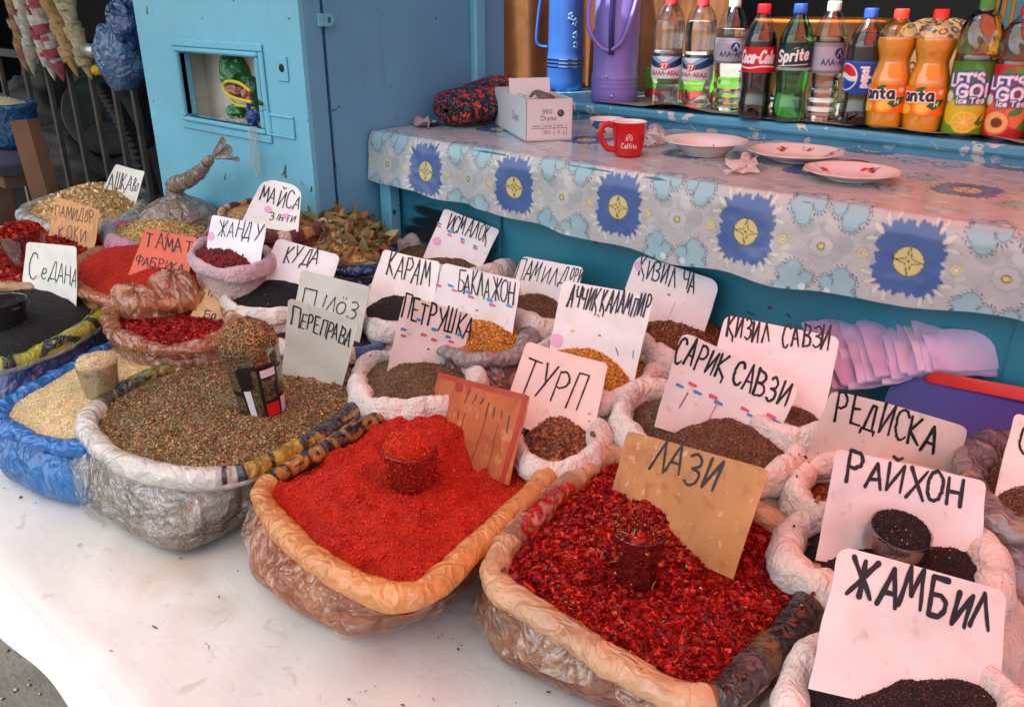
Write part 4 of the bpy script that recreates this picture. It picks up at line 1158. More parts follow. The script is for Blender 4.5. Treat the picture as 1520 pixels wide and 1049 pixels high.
_, g_mel = sack("spice_sack", "grey and pink patchwork cloth sack of pale melon seeds", [(160, 345), (190, 330), (250, 318), (305, 322), (316, 345), (272, 364), (200, 366)], .958, .020,
     cot, '#8a7f92', '#8f7f94', sp_tan, mound=.036, sink=.002, rough=.012, seed=10, grains_fn=g_melon, plastic=False, fold=.004, spice_label="pale melon seeds",
     rim_prints=tuple((u, u + .55, cvp, -.2, .8, False) for u, cvp in ((.3, Canvas(1, 1, 20, '#c0567a')), (1.6, Canvas(1, 1, 20, '#5e6690')), (2.5, Canvas(1, 1, 20, '#c87a92')), (3.4, Canvas(1, 1, 20, '#44506e')), (4.2, Canvas(1, 1, 20, '#c65a74')), (5.4, Canvas(1, 1, 20, '#6a7094')), (6.1, Canvas(1, 1, 20, '#d48aa0')))))
stripe = Canvas(1, .4, 300, '#6e2a2c')
for x in np.arange(0, 1, .16):
    stripe.poly([(x, 0), (x + .03, 0), (x + .05, .4), (x + .02, .4)], '#d8913c'); stripe.poly([(x + .07, 0), (x + .10, 0), (x + .12, .4), (x + .09, .4)], '#d9b8a4')
_, g_mai = sack("spice_sack", "maroon and orange striped cloth sack of cumin against the kiosk", [(328, 318), (345, 304), (400, 299), (462, 312), (482, 330), (430, 346), (352, 344)], 1.030, .012,
     cot, '#6e2a2c', '#7a3432', sp_tan, mound=.030, sink=.010, rough=.010, seed=11, grains_fn=g_cumin, plastic=False, rim_prints=((0, 6.99, stripe, -.2, .8, False),), spice_label="greenish brown cumin", fold=.004)
_, g_jan = sack("spice_sack", "small pink cloth sack of dark red beans beside the blue bag", [(284, 380), (312, 358), (370, 358), (402, 382), (372, 402), (316, 402)], .998, .012,
     cot, '#c4a0a4', '#c9ada4', sp_flk, base_off=-.03, bulge=.0, mound=.030, sink=.004, rough=.008, seed=12, grains_fn=g_bean, plastic=False, spice_label="dark red beans")
_, g_bay = sack("spice_sack", "dark blue plastic bag overflowing with dried bay leaves", [(394, 368), (425, 342), (500, 327), (560, 338), (584, 372), (548, 399), (455, 391)], .966, .016,
     f_blue, '#1c3c7a', '#1d3f7e', sp_tan, mound=.075, sink=.010, rough=.020, seed=13, grains_fn=g_bay, spice_label="dried bay leaves", fold=.004)
_, g_kud = sack("spice_sack", "pale pink cloth sack of black seeds below the blue bay leaf bag", [(330, 425), (355, 400), (430, 398), (485, 418), (472, 448), (410, 463), (350, 455)], .94, .013,
     cot, COT, COTB, sp_blk, mound=.030, sink=.006, rough=.008, seed=14, grains_fn=g_black, plastic=False, spice_label="black seeds")
_, g_pil = sack("spice_sack", "pink cloth sack behind the herb seasoning with a bit of blue lining", [(385, 490), (425, 458), (520, 468), (565, 502), (525, 522), (440, 518)], .897, .018,
     cot, '#d3bab0', COTB, sp_onn, mound=.014, sink=.004, rough=.008, seed=15, grains_fn=g_onion, plastic=False, spice_label="black onion seeds",
     rim_prints=((.2, 1.4, Canvas(1, 1, 20, '#3c5fa0'), -.2, .8, False), (3.2, 4.0, Canvas(1, 1, 20, '#46639c'), -.2, .8, False)))
CS = dict(plastic=False, fold=.0042, floppy=.5, bulge=.034)
def cs(label, loop, z, rr, spice, gf, seed, slabel, **k):
    kw = dict(CS); kw.update(k)
    mat_ = kw.pop('mat', cot); rc, bc = kw.pop('cols', (COT, COTB))
    return sack("spice_sack", label, loop, z, rr * 1.15, mat_, rc, bc, spice, seed=seed, grains_fn=gf, spice_label=slabel, **kw)[1]
g_ism = cs("pale cloth sack of grey brown seeds nearest the counter leg", [(575, 380), (605, 358), (690, 352), (748, 372), (752, 398), (690, 414), (610, 408)], .95, .024, sp_brn, g_greenbrown, 16, "grey brown seeds", mound=.030)
g_kar = cs("pale cloth sack of tiny purple brown seeds left of the grey plastic bag", [(528, 452), (560, 428), (630, 430), (662, 455), (630, 484), (560, 482)], .925, .016, sp_onn, g_onion, 17, "tiny purple brown seeds", mound=.030)
g_bak = cs("grey translucent plastic bag of small golden seeds with a thick rolled rim", [(638, 488), (680, 466), (755, 468), (784, 492), (765, 522), (700, 530), (655, 515)], .92, .018, sp_gld, g_gold, 18, "small golden seeds", mat=f_grey, cols=('#a89a98', '#9c6a60'), mound=.024, plastic=True)
g_pam = cs("pale cloth sack of grey brown tomato seeds behind the grey plastic bag", [(750, 448), (780, 424), (845, 424), (884, 446), (850, 474), (790, 476)], .935, .018, sp_brn, g_brown, 19, "grey brown tomato seeds", mound=.024)
g_pet = cs("frayed pale cloth sack of greenish brown parsley seeds", [(530, 565), (555, 530), (640, 524), (702, 548), (692, 588), (620, 604), (550, 598)], .895, .018, sp_brn, g_greenbrown, 20, "greenish brown parsley seeds", mound=.026)
g_ach = cs("pale cloth sack of flat golden pepper seeds in the middle of the display", [(788, 535), (818, 506), (900, 500), (968, 524), (962, 564), (900, 588), (830, 574)], .915, .018, sp_gld, g_gold, 21, "flat golden pepper seeds", mound=.034)
g_kch = cs("pale cloth sack of rough reddish brown beet seeds", [(938, 485), (980, 460), (1050, 468), (1094, 495), (1060, 525), (980, 530)], .935, .018, sp_brn, g_rust, 22, "rough reddish brown beet seeds", mound=.034)
g_ksa = cs("pale cloth sack of brown seeds mostly hidden by the pink paper bags", [(1095, 605), (1135, 575), (1210, 580), (1255, 605), (1222, 645), (1150, 645)], .92, .018, sp_brn, g_brown, 23, "brown seeds", mound=.022)
g_sar = cs("large white cloth sack of brown carrot seeds with a thick soft rim", [(925, 625), (945, 585), (1020, 578), (1110, 604), (1182, 655), (1165, 695), (1080, 712), (980, 684)], .905, .020, sp_brn, g_brown, 24, "brown carrot seeds", mound=.034)
g_tur = cs("pale cloth sack of reddish seeds tucked behind the cardboard sign", [(768, 645), (790, 606), (850, 604), (888, 638), (872, 678), (800, 684)], .895, .018, sp_brn, g_rust, 25, "reddish brown radish seeds", mound=.024, cover=.8)
g_red2 = cs("pale cloth sack hidden by two leaning white cards", [(1180, 725), (1220, 686), (1320, 694), (1420, 724), (1442, 764), (1350, 774), (1230, 764)], .90, .018, sp_brn, g_rust, 26, "brown seeds", mound=.002, sink=.03)
g_rai = cs("pale cloth sack of black basil seeds with a small glass bowl in it", [(1165, 815), (1205, 770), (1320, 768), (1440, 795), (1490, 850), (1450, 895), (1330, 885), (1220, 868)], .895, .022, sp_onn, g_basil, 27, "black basil seeds", mound=.022)
g_jam = cs("pale cloth sack of dark purple brown seeds in the lower right corner", [(1170, 1050), (1205, 965), (1310, 945), (1440, 985), (1515, 1050), (1480, 1120), (1300, 1140), (1190, 1110)], .885, .020, sp_onn, g_onion, 28, "dark purple brown seeds", mound=.030, cover=1.6)
g_edg = cs("crumpled clear plastic bag of brown seeds at the right edge", [(1440, 705), (1470, 655), (1560, 655), (1630, 705), (1600, 775), (1495, 775)], .92, .022, sp_brn, g_brown, 29, "brown seeds", mat=f_grey, cols=('#a3948e', '#b08a88'), mound=.020, plastic=True)

# the slack side of the pepper bag billows over its own mouth
for k_, (x_, y_, R_b, H_b) in enumerate(((205, 462, .062, .050), (262, 448, .070, .058))):
    P = at(x_, y_, .915)
    a = np.linspace(0, 2 * math.pi, 64, endpoint=False); G = np.zeros((30, 64, 3))
    for i, q in enumerate(np.linspace(0, math.pi / 2, 30)):
        G[i] = np.stack([R_b * math.cos(q) ** .5 * np.cos(a), .62 * R_b * math.cos(q) ** .5 * np.sin(a), np.full(64, H_b * math.sin(q))], 1)
    w_ = np.abs(vn(np.stack([np.cos(a) * 3, np.sin(a) * 3, 0 * a], -1), 2.0, 5 + k_) - .5) * 2
    G = G * (1 + .30 * (w_[None, :, None] - .35)) * (1 + .25 * (fbm(G, 22, 8 + k_, 2) - .5))[..., None]
    MB().grid(G + P, 0, hx('#e0a070') * np.ones((30, 64, 3)), cu=True).build("slack_side", f_orange_t, tba)
# tied bag with its knotted neck
t = thing("tied_bag", "brownish clear plastic bag tied in a knot beside the kiosk hatch", "plastic bag", tuple(at(262, 318, .80)))
c = at(262, 296, 1.02); c[2] = 0
n = 90
prof = [(.02, .752), (.105, .756), (.125, .80), (.128, .86), (.120, .93), (.098, .985), (.060, 1.015), (.028, 1.03), (.017, 1.045)]
pf = catmull(prof, 40, False)
def wobb(G):
    a_ = np.arctan2(G[..., 1], G[..., 0]); k = np.abs(vn(np.stack([np.cos(a_) * 2.2, np.sin(a_) * 2.2, G[..., 2] * 5], -1), 2.0, 3) - .5) * 2
    f = 1 + .22 * (k - .35); H = G.copy(); H[..., 0] *= f; H[..., 1] *= f; return H
brn = film("brown_film", .86, .22, .3, .9)
G = MB().lathe(pf, c, n, 0, hx('#a08c7c'), wob=wobb); G.build("bag", brn, t)
top = c + ZZ * 1.045
k1 = atY(300, 252, top[1] - .01); k2 = atY(311, 236, top[1] - .015)
path = catmull([top - ZZ * .02, top + ZZ * .01, top * .5 + k1 * .5, k1, k2], 26, False)
mb = MB()
rad = np.interp(np.linspace(0, 1, 26), [0, .3, .7, .9, 1], [.020, .022, .017, .010, .010])
mb.tube(path, rad * (1 + .08 * np.sin(np.arange(26) * 2.3)), 14, 0, hx('#a8907e'))
mb.tube([k2 + (k1 - k2) * .35, k2 + (k1 - k2) * .1], [.013, .013], 12, 0, hx('#9a826f'))
P = np.zeros((14, 26, 3)); e1 = atY(356, 242, top[1] - .02); e0 = atY(330, 202, top[1] - .02)
for i in range(14):
    q = .16 + .84 * i / 13
    a_, b_ = k2 + (e0 - k2) * q, k2 + (e1 - k2) * q
    for j in range(26):
        P[i, j] = a_ + (b_ - a_) * j / 25 + FH * .010 * q * math.sin(j * .62) + ZZ * .005 * q * math.sin(j * .5 + 3 * q)
mb.grid(P, 0, hx('#a8917f')); mb.build("knotted_neck", brn, t)

# ---- cups
# name label, foot px ...
cup_of("tumbler_cup", "glass tumbler heaped with red chilli powder", (612, 722), .026, g_red, .029, .0385, .088, None, sp_red, g_powder, mound=.024, dust=1300)
cup_of("tumbler_cup", "glass tumbler heaped with dark red chilli flakes", (945, 862), .004, g_lazi, .023, .0315, .075, None, sp_flk, g_flake, mound=.027, dust=26)
cup_of("tumbler_cup", "glass tumbler heaped with white sesame seeds", (152, 582), .012, g_ses, .026, .034, .066, None, sp_ses, g_sesame, mound=.016)
BK = '#151212'
fa = math.atan2(-.48, 1.03)
D = []
for (a0, a1, z0, z1, cl) in ((-.62, -.52, .02, .80, BK), (.10, .22, .02, .80, BK), (.80, .92, .02, .80, BK), (-.52, .10, .76, .82, BK), (.22, .92, .74, .80, BK), (.22, .80, .60, .63, BK), (.22, .80, .24, .28, BK), (-.52, .10, .02, .05, BK), (.22, .80, .02, .05, BK), (.92, 1.3, .27, .31, BK), (.92, 1.3, .70, .74, BK),
                             (.22, .80, .63, .74, '#d8cfd6'), (.22, .80, .05, .24, '#c4141c'), (-.52, -.25, .05, .48, '#cfd2d6'), (-.52, -.10, .50, .76, BK), (.92, 1.28, .04, .27, '#d6c4cc'), (-1.3, -.62, .40, .46, BK)):
    D.append((fa + a0 - .12, fa + a1 - .12, z0, z1, cl))
cup_of("tumbler_cup", "large glass with black, white and red squares heaped with herb seasoning", (392, 606), .008, g_pere, .0345, .0470, .118, None, sp_mix, g_mix, tilt=(.05, -.10), mound=.042, deco=D)
cup_of("tumbler_cup", "glass tumbler heaped with dried tomato pieces at the left edge", (45, 395), .020, g_dtm, .036, .048, .09, None, sp_flk, g_tom_flake, mound=.028, tilt=(0, -.15))
cup_of("glass_bowl", "small round glass bowl of black seeds sunk in the basil seeds", (1322, 822), .006, g_rai, .018, .034, .046, None, sp_onn, g_basil, mound=.006, tilt=(.10, .15), body=[(.018, 0), (.030, .14), (.036, .4), (.0365, .65), (.034, .9), (.0335, 1.0)])
cup_of("tumbler_cup", "dark glass tumbler half buried in the black seeds", (8, 478), .03, g_blk, .036, .046, .075, None, sp_blk, g_black, mound=-.012)

# ================================================================ HAND-LETTERED CARDS
ink = M("marker_ink", hx('#17151a'), .5)
Rs = np.random.default_rng(21)


def fit_card(cor, P0):
    """turn the card about its foot until its four corners make the best rectangle"""
    best = None
    for yaw in np.radians(np.arange(-20, 76, 4)):
        for tilt in np.radians(np.arange(4, 56, 4)):
            n = np.array([math.sin(-yaw) * -math.cos(tilt), -math.cos(yaw) * math.cos(tilt), math.sin(tilt)])
            n = np.array([math.sin(yaw) * math.cos(tilt), -math.cos(yaw) * math.cos(tilt), math.sin(tilt)])
            Q = [atP(x, y, P0, n) for x, y in cor]
            t_, r_, b_, l_ = Q[1] - Q[0], Q[2] - Q[1], Q[2] - Q[3], Q[3] - Q[0]
            L = [np.linalg.norm(v) for v in (t_, r_, b_, l_)]
            e = abs(math.log(L[0] / L[2])) + abs(math.log(L[1] / L[3])) + 1.2 * sum(abs(np.dot(a, b) / (np.linalg.norm(a) * np.linalg.norm(b))) for a, b in ((t_, r_), (b_, r_), (b_, l_), (t_, l_)))
            e += .5 * (tilt - math.radians(22)) ** 2 + .12 * (yaw - math.radians(22)) ** 2
            e += .5 * max(0, max(L) / max(min(L), 1e-3) - 3)
            if best is None or e < best[0]: best = (e, n, Q)
    return best


def card(label, cor, foot_z, texts, col='#e6e0d8', pen=.0042, bend=.004, foot=None, rc=.008, marks=(), mat=None, extra=.03, name="price_card", back=0.0):
    fx, fy = foot if foot else ((cor[2][0] + cor[3][0]) / 2, (cor[2][1] + cor[3][1]) / 2)
    if isinstance(foot_z, dict):
        P0 = at(fx, fy, foot_z['z'])
        for _ in range(8): P0 = at(fx, fy, heap_height(foot_z, P0[None, :2])[0][0])
    else: P0 = at(fx, fy, foot_z)
    e, n, Q = fit_card(cor, P0)
    Q = np.array(Q)
    ex = Q[2] - Q[3]; ex /= np.linalg.norm(ex); ez = np.cross(n, ex); ez = -ez if ez[2] < 0 else ez
    if np.dot(n, EYE - P0) < 0: n = -n
    loc = lambda X: np.array([np.dot(X - P0, ex), np.dot(X - P0, ez)])
    q = np.array([loc(X) for X in Q])
    q[2] += (q[2] - q[1]) / np.linalg.norm(q[2] - q[1]) * extra; q[3] += (q[3] - q[0]) / np.linalg.norm(q[3] - q[0]) * extra
    W = np.linalg.norm(q[1] - q[0])
    sd = Rs.integers(1000); bs = Rs.choice([-1.0, 1.0, 1.6])
    def lift(p):
        return lift0(p) - lift0(q[:2]).mean()
    def lift0(p):
        p = np.asarray(p); return bs * bend * ((p[:, 0] - q[:, 0].mean()) / (W / 2)) ** 2 + .009 * (vn(p * 8.0, 1, sd) - .5) + .004 * (vn(p * 30.0, 1, sd + 9) - .5)
    def w3(p, o=0.0):
        p = np.asarray(p); return P0 + p[:, :1] * ex + p[:, 1:2] * ez + (lift(p) + o)[:, None] * n
    m = 22
    u, v = np.meshgrid(np.linspace(0, 1, m), np.linspace(0, 1, m))
    H = np.linalg.norm(q[3] - q[0])
    # rounded corners
    du, dv = rc / W, rc / H
    uu, vv_ = u.copy(), v.copy()
    for cu_, cv_, su, sv_ in ((0, 0, 1, 1), (1, 0, -1, 1)):
        a_ = (u - cu_) * su / du; b_ = (v - cv_) * sv_ / dv
        k = (a_ < 1) & (b_ < 1)
        if not k.any(): continue
        rr_ = np.hypot(1 - a_, 1 - b_); f = np.where(rr_ > 1, 1 / np.maximum(rr_, 1e-6), 1)
        uu = np.where(k, cu_ + su * du * (1 - (1 - a_) * f), uu); vv_ = np.where(k, cv_ + sv_ * dv * (1 - (1 - b_) * f), vv_)
    uu = uu + .004 * (vn(np.stack([v * 6, u * 6], -1), 1, sd + 3) - .5)
    pts = (q[0] * ((1 - uu) * (1 - vv_))[..., None] + q[1] * (uu * (1 - vv_))[..., None] + q[2] * (uu * vv_)[..., None] + q[3] * ((1 - uu) * vv_)[..., None])
    fr = w3(pts.reshape(-1, 2)).reshape(m, m, 3); bk = fr - n * .0009
    mb = MB()
    mb.grid(fr, 0, hx(col)); mb.grid(bk, 0, hx(col) * .9, flip=True)
    eb = np.concatenate([np.arange(m), np.arange(1, m) * m + m - 1, (m * (m - 1) + np.arange(m - 2, -1, -1)), np.arange(m - 2, 0, -1) * m])
    E_ = np.stack([fr.reshape(-1, 3)[eb], bk.reshape(-1, 3)[eb]]); mb.grid(E_, 0, hx(col) * .85, cu=True)
    lay = [0]
    def ribbon(P, wd, mi, cl=(1, 1, 1)):
        P = np.asarray(P); lay[0] += 1; o = .0006 + (lay[0] % 60) * .000012
        # dense resample so the stroke follows the bend
        s_ = np.concatenate([[0], np.cumsum(np.linalg.norm(np.diff(P, axis=0), axis=1))]); k = max(2, int(s_[-1] / .006) + 1)
        keep = sorted(set(np.linspace(0, s_[-1], k)) | set(s_)); P = np.stack([np.interp(keep, s_, P[:, 0]), np.interp(keep, s_, P[:, 1])], 1)
        wj = wd * Rs.uniform(.86, 1.14) * (1 + .10 * np.sin(np.arange(len(P)) * 1.7 + lay[0])) * np.interp(np.linspace(0, 1, len(P)), [0, .12, .8, 1], [1.12, 1, .97, .78])
        for a, b, wa, wb in zip(P[:-1], P[1:], wj[:-1], wj[1:]):
            d = b - a; L = np.linalg.norm(d)
            if L < 1e-6: continue
            d = np.array([-d[1], d[0]]) / L / 2
            mb.add(w3([a + d * wa, b + d * wb, b - d * wb, a - d * wa], o), [[3, 2, 1, 0]], mi, cl)
        a_ = np.linspace(0, 2 * math.pi, 8, endpoint=False)
        for p, w_ in zip(P, wj): mb.add(w3(p + np.stack([np.cos(a_), np.sin(a_)], 1) * w_ / 2, o + .000006), [list(range(8))], mi, cl)
    for tx in texts:
        txt, b0, b1, hv = tx[:4]; pw = .74 * (tx[4] if len(tx) > 4 else pen)
        p0, p1 = loc(atP(*b0, P0, n)), loc(atP(*b1, P0, n)); ph = loc(atP(b0[0] + hv[0], b0[1] + hv[1], P0, n)) - p0
        st, tw = strokes(txt, jit=.50, R=Rs)
        for S in st: ribbon(p0 + (p1 - p0) * (S[:, :1] / tw) + ph * S[:, 1:2], pw, 1)
    for u0, v0, u1, v1, wd, cl in marks:       # printed flecks: short strokes in card fractions
        g = lambda a, b: q[0] * (1 - a) * (1 - b) + q[1] * a * (1 - b) + q[2] * a * b + q[3] * (1 - a) * b
        ribbon(np.array([g(u0, v0), g(u1, v1)]), wd, 2, hx(cl))
    o = mb.build(name, [mat or card_m, ink, print_m])
    tag(o, label, "price card", "hand-lettered cards in the spices")
    return o


tcm = NT("card_stock")
c_ = vcol(tcm)
c_ = tcm.mix(1.0, c_, tcm.ramp(tcm.noise(9, 4, .5), [(.3, .93), (.7, 1.03)]), 'MULTIPLY')
c_ = tcm.mix(tcm.ramp(tcm.noise(60, 5, .5), [(.62, 0), (.74, .34)]), c_, hx('#a9805a')); c_ = tcm.mix(tcm.ramp(tcm.noise(11, 6, 1.0), [(.54, 0), (.80, .30)]), c_, hx('#b59a84'))
card_m = tcm.done(tcm.n("BsdfPrincipled", i_Base_Color=c_, i_Roughness=.55, i_Normal=tcm.bump(tcm.noise(45, 3), .12, .003)).outputs[0])
tcm = NT("stained_card")
c_ = vcol(tcm)
c_ = tcm.mix(1.0, c_, tcm.ramp(tcm.noise(12, 5, .8), [(.3, .80), (.7, 1.12)]), 'MULTIPLY')
c_ = tcm.mix(tcm.ramp(tcm.noise(42, 5, .8), [(.52, 0), (.74, .55)]), c_, hx('#8a3f18'))
c_ = tcm.mix(tcm.ramp(tcm.noise(75, 3, .3), [(.64, 0), (.70, .45)]), c_, hx('#e0b890'))
stain_m = tcm.done(tcm.n("BsdfPrincipled", i_Base_Color=c_, i_Roughness=.5, i_Normal=tcm.bump(tcm.noise(50, 4), .2, .003)).outputs[0])
print_m = M("printed_ink", None, .5)
BL, PK, PP = '#3f8fc4', '#d8587e', '#e3a3c6'
def flecks(pts): return [(u - .03, v, u + .025, v + .005, .005, BL if k % 2 == 0 else PK) for k, (u, v) in enumerate(pts)]
W1 = '#e9e4dc'; W2 = '#e8dcd8'; GR = '#cfcabb'  # W2 has some of the pink light mixed into the white

card("off-white card lettered АШҚАВО in the pumpkin seeds", [(172, 243), (215, 254), (205, 290), (148, 288)], g_pum, [("АШҚАво", (157, 277), (204, 283), (6, -21), .0036)], '#e3ddcf', foot=(178, 290))
card("stained orange card lettered ПАМИДОР ҚОҚИ", [(83, 292), (148, 312), (140, 354), (72, 359)], g_dtm, [("ПАМИДОР", (82, 320), (136, 332), (2, -17), .003), ("ҚОҚИ", (86, 351), (124, 360), (2, -18), .003)], '#cf8f4a', mat=stain_m, foot=(105, 358))
card("white card lettered СеДАНА in the black seeds", [(38, 359), (115, 366), (114, 452), (31, 420)], g_blk, [("С", (38, 411), (51, 413), (3, -34), .0036), ("еДАНА", (57, 412), (113, 426), (3, -25), .0036)], '#e6e2d4', foot=(70, 436))
card("salmon card lettered ТАМАТ ФАБРИКА in the red powder", [(217, 338), (294, 353), (280, 406), (197, 391)], g_tfa, [("ТАМАТ", (216, 366), (281, 376), (3, -20), .0038), ("ФАБРИКА", (201, 391), (271, 404), (3, -13), .0028)], '#e0694c', foot=(240, 398), marks=[(.42, .02, .40, .14, .004, '#b0281c')])
card("tan card lettered ТАМАТ Ба in the dried pepper pieces", [(317, 404), (373, 419), (357, 481), (280, 470)], g_tba, [("ТАМАТ", (305, 439), (349, 451), (7, -22), .003), ("Ба", (302, 471), (319, 474), (3, -11), .003)], '#cfa06c', mat=stain_m, foot=(318, 474))
card("white card with clipped corners lettered МАЙСА in the cumin", [(393, 262), (448, 276), (444, 328), (366, 314)], 1.056, [("МАЙСА", (385, 295), (443, 311), (7, -22), .0036), ("З ІНТИ", (398, 322), (436, 329), (3, -10), .0032)], '#ebe6e0', rc=.03, foot=(405, 325), marks=[(.35, .62, .36, .64, .016, PP), (.72, .68, .73, .69, .013, PP)])
card("white card lettered ЖАНДУ above the dark red beans", [(316, 319), (394, 334), (389, 372), (307, 368)], g_jan, [("ЖАНДУ", (326, 350), (384, 356), (5, -23), .0036)], '#e9e6e6', foot=(345, 372), marks=[(.06, .45, .08, .46, .018, PP)])
card("white card lettered КУДА in the black seeds under the bay leaves", [(411, 352), (506, 379), (488, 430), (388, 413)], g_kud, [("КУДА", (419, 388), (468, 392), (9, -25), .004)], '#ebe4e2', rc=.014, foot=(430, 420))
card("grey card lettered ПІЛОЗ behind the ПЕРЕПРАВА card", [(448, 400), (548, 425), (534, 500), (436, 472)], g_pil, [("П", (444, 445), (466, 452), (5, -22), .0038), ("ІЛÖЗ", (477, 456), (527, 474), (7, -20), .0034)], '#c4c0b2', foot=(484, 487))
card("speckled grey card lettered ПЕРЕПРАВА in the herb seasoning", [(428, 442), (532, 480), (504, 588), (420, 544)], g_pere, [("П", (428, 480), (440, 486), (4, -27), .0036), ("ЕРЕПРАВА", (444, 486), (517, 517), (4, -22), .0034)], '#cbc6b6', foot=(462, 565), mat=card_m)
card("white card lettered ИСМАЛОҚ nearest the counter leg", [(660, 309), (742, 341), (712, 400), (636, 364)], g_ism, [("ИСМАЛОҚ", (660, 341), (722, 360), (8, -23), .004)], W2, foot=(670, 386), marks=flecks([(.03, .30), (.04, .35), (.24, .36), (.26, .42), (.50, .40), (.52, .45), (.75, .42), (.76, .46)]) + [(.10, .62, .12, .63, .022, PP)])
card("white card lettered КАРАМ in tiny purple seeds", [(569, 369), (654, 389), (646, 446), (548, 438)], g_kar, [("КАРАМ", (573, 408), (635, 424), (7, -32), .0042)], W1, foot=(590, 440))
card("white card lettered БАКЛАЖОН in the golden seeds", [(659, 390), (773, 416), (759, 494), (643, 447)], g_bak, [("БАКЛАЖОН", (679, 432), (763, 451), (4, -31), .0044)], W2, foot=(700, 474), marks=flecks([(.18, .36), (.24, .42), (.42, .38), (.46, .44), (.70, .40), (.74, .46), (.93, .40), (.02, .42)]) + [(.55, .62, .57, .62, .003, '#8a4a5a'), (.72, .72, .75, .78, .002, '#9a5a6a')])
card("white card lettered ПАМИЛДОРИ half behind the pepper card", [(773, 379), (869, 397), (852, 452), (757, 426)], g_pam, [("ПАМИЛД", (764, 412), (838, 424), (7, -26), .0042), ("ОРИ", (844, 416), (863, 420), (4, -18), .0036)], W2, rc=.016, foot=(800, 436))
card("white card lettered ПЕТРУШКА in the frayed sack", [(601, 437), (703, 467), (686, 540), (580, 530)], g_pet, [("ПЕТРУШКА", (595, 472), (699, 502), (6, -32), .0046)], W1, foot=(620, 540), marks=flecks([(.10, .42), (.12, .50), (.28, .26), (.40, .44), (.52, .34), (.56, .48), (.74, .40), (.80, .46), (.90, .34)]) + [(.5, .62, .52, .62, .003, '#8a4a5a'), (.72, .78, .76, .84, .002, '#9a5a6a')])
card("white card lettered АЧЧИҚ ҚАЛАМПИР in the golden pepper seeds", [(835, 416), (971, 439), (948, 540), (820, 506)], g_ach, [("АЧЧИҚ ҚАЛАМПИР", (841, 454), (960, 470), (7, -30), .0044)], W2, foot=(880, 522), marks=[(.06, .76, .08, .78, .026, PP), (.5, .58, .52, .58, .003, '#8a4a5a'), (.72, .68, .76, .76, .002, '#9a5a6a'), (.92, .66, .93, .74, .002, '#5a7aa0'), (.2, .6, .22, .6, .004, '#d8b860'), (.44, .34, .46, .36, .003, PK)])
card("white card lettered ҚИЗИЛ ЧА in the beet seeds", [(945, 377), (1070, 418), (1046, 492), (922, 446)], g_kch, [("ҚИЗИЛ ЧА", (948, 410), (1034, 434), (5, -28), .0042)], W2, rc=.02, foot=(1000, 474), marks=[(.05, .16, .07, .2, .016, PP), (.52, .42, .54, .42, .003, '#8a4a5a'), (.62, .5, .6, .9, .0016, PP)])
card("beige card lettered ТУРП leaning behind the cardboard sign", [(782, 506), (903, 539), (882, 638), (752, 596)], g_tur, [("ТУРП", (770, 579), (856, 605), (20, -47), .0040)], '#dccbbf', foot=(825, 622))
card("white card with pink light in its colour, lettered ҚИЗИЛ САВЗИ beside the paper bags", [(1077, 467), (1248, 500), (1224, 612), (1050, 566)], g_ksa, [("ҚИЗИЛ", (1077, 500), (1140, 506), (4, -30), .0044), ("САВЗИ", (1160, 510), (1231, 520), (4, -31), .0044)], W2, rc=.012, foot=(1160, 604))
card("wavy white card lettered САРИҚ САВЗИ in the carrot seeds", [(1013, 491), (1187, 570), (1146, 660), (980, 603)], g_sar, [("САРИҚ", (1000, 534), (1077, 563), (13, -36), .0052), ("САВЗИ", (1088, 570), (1164, 604), (13, -36), .0052)], W1, bend=.008, rc=.016, foot=(1060, 630), marks=flecks([(.12, .52), (.22, .46), (.28, .52), (.42, .50), (.48, .54), (.70, .50), (.76, .54), (.90, .46), (.95, .5)]) + [(.86, .66, .82, .86, .014, PP), (.90, .70, .97, .86, .012, PP), (.20, .56, .17, .74, .0022, '#8a5a80'), (.47, .52, .44, .82, .0016, PK)])
card("beige card lettered РЕДИСКА below the blue folder", [(1234, 579), (1437, 634), (1423, 694), (1193, 688)], g_red2, [("РЕДИСКА", (1240, 624), (1385, 670), (10, -41), .0056)], '#e3d2c4', rc=.012, foot=(1300, 720))
card("white card with pink light in its colour, lettered РАЙХОН behind the small glass bowl", [(1241, 665), (1465, 714), (1451, 835), (1218, 793)], g_rai, [("РАЙХОН", (1257, 715), (1431, 752), (8, -42), .0062)], W2, rc=.008, foot=(1335, 815))
card("large white card with pink light in its colour, lettered ЖАМБИЛ in the lower right corner", [(1245, 809), (1496, 878), (1482, 1036), (1211, 973)], g_jam, [("ЖАМБИЛ", (1253, 879), (1464, 935), (15, -53), .0078)], '#e9ddd6', rc=.012, foot=(1340, 1005))
card("tan stained card lettered ЛАЗИ in the coarse chilli flakes", [(933, 639), (1141, 696), (1098, 835), (900, 756)], g_lazi, [("ЛАЗИ", (963, 699), (1064, 731), (16, -42), .0052)], '#ba7c42', mat=stain_m, foot=(1000, 796), extra=.02)
card("white card lettered С at the right edge of the table", [(1506, 612), (1600, 640), (1585, 745), (1486, 705)], g_edg, [("С", (1512, 668), (1530, 674), (6, -34), .0046)], W1, foot=(1530, 728))
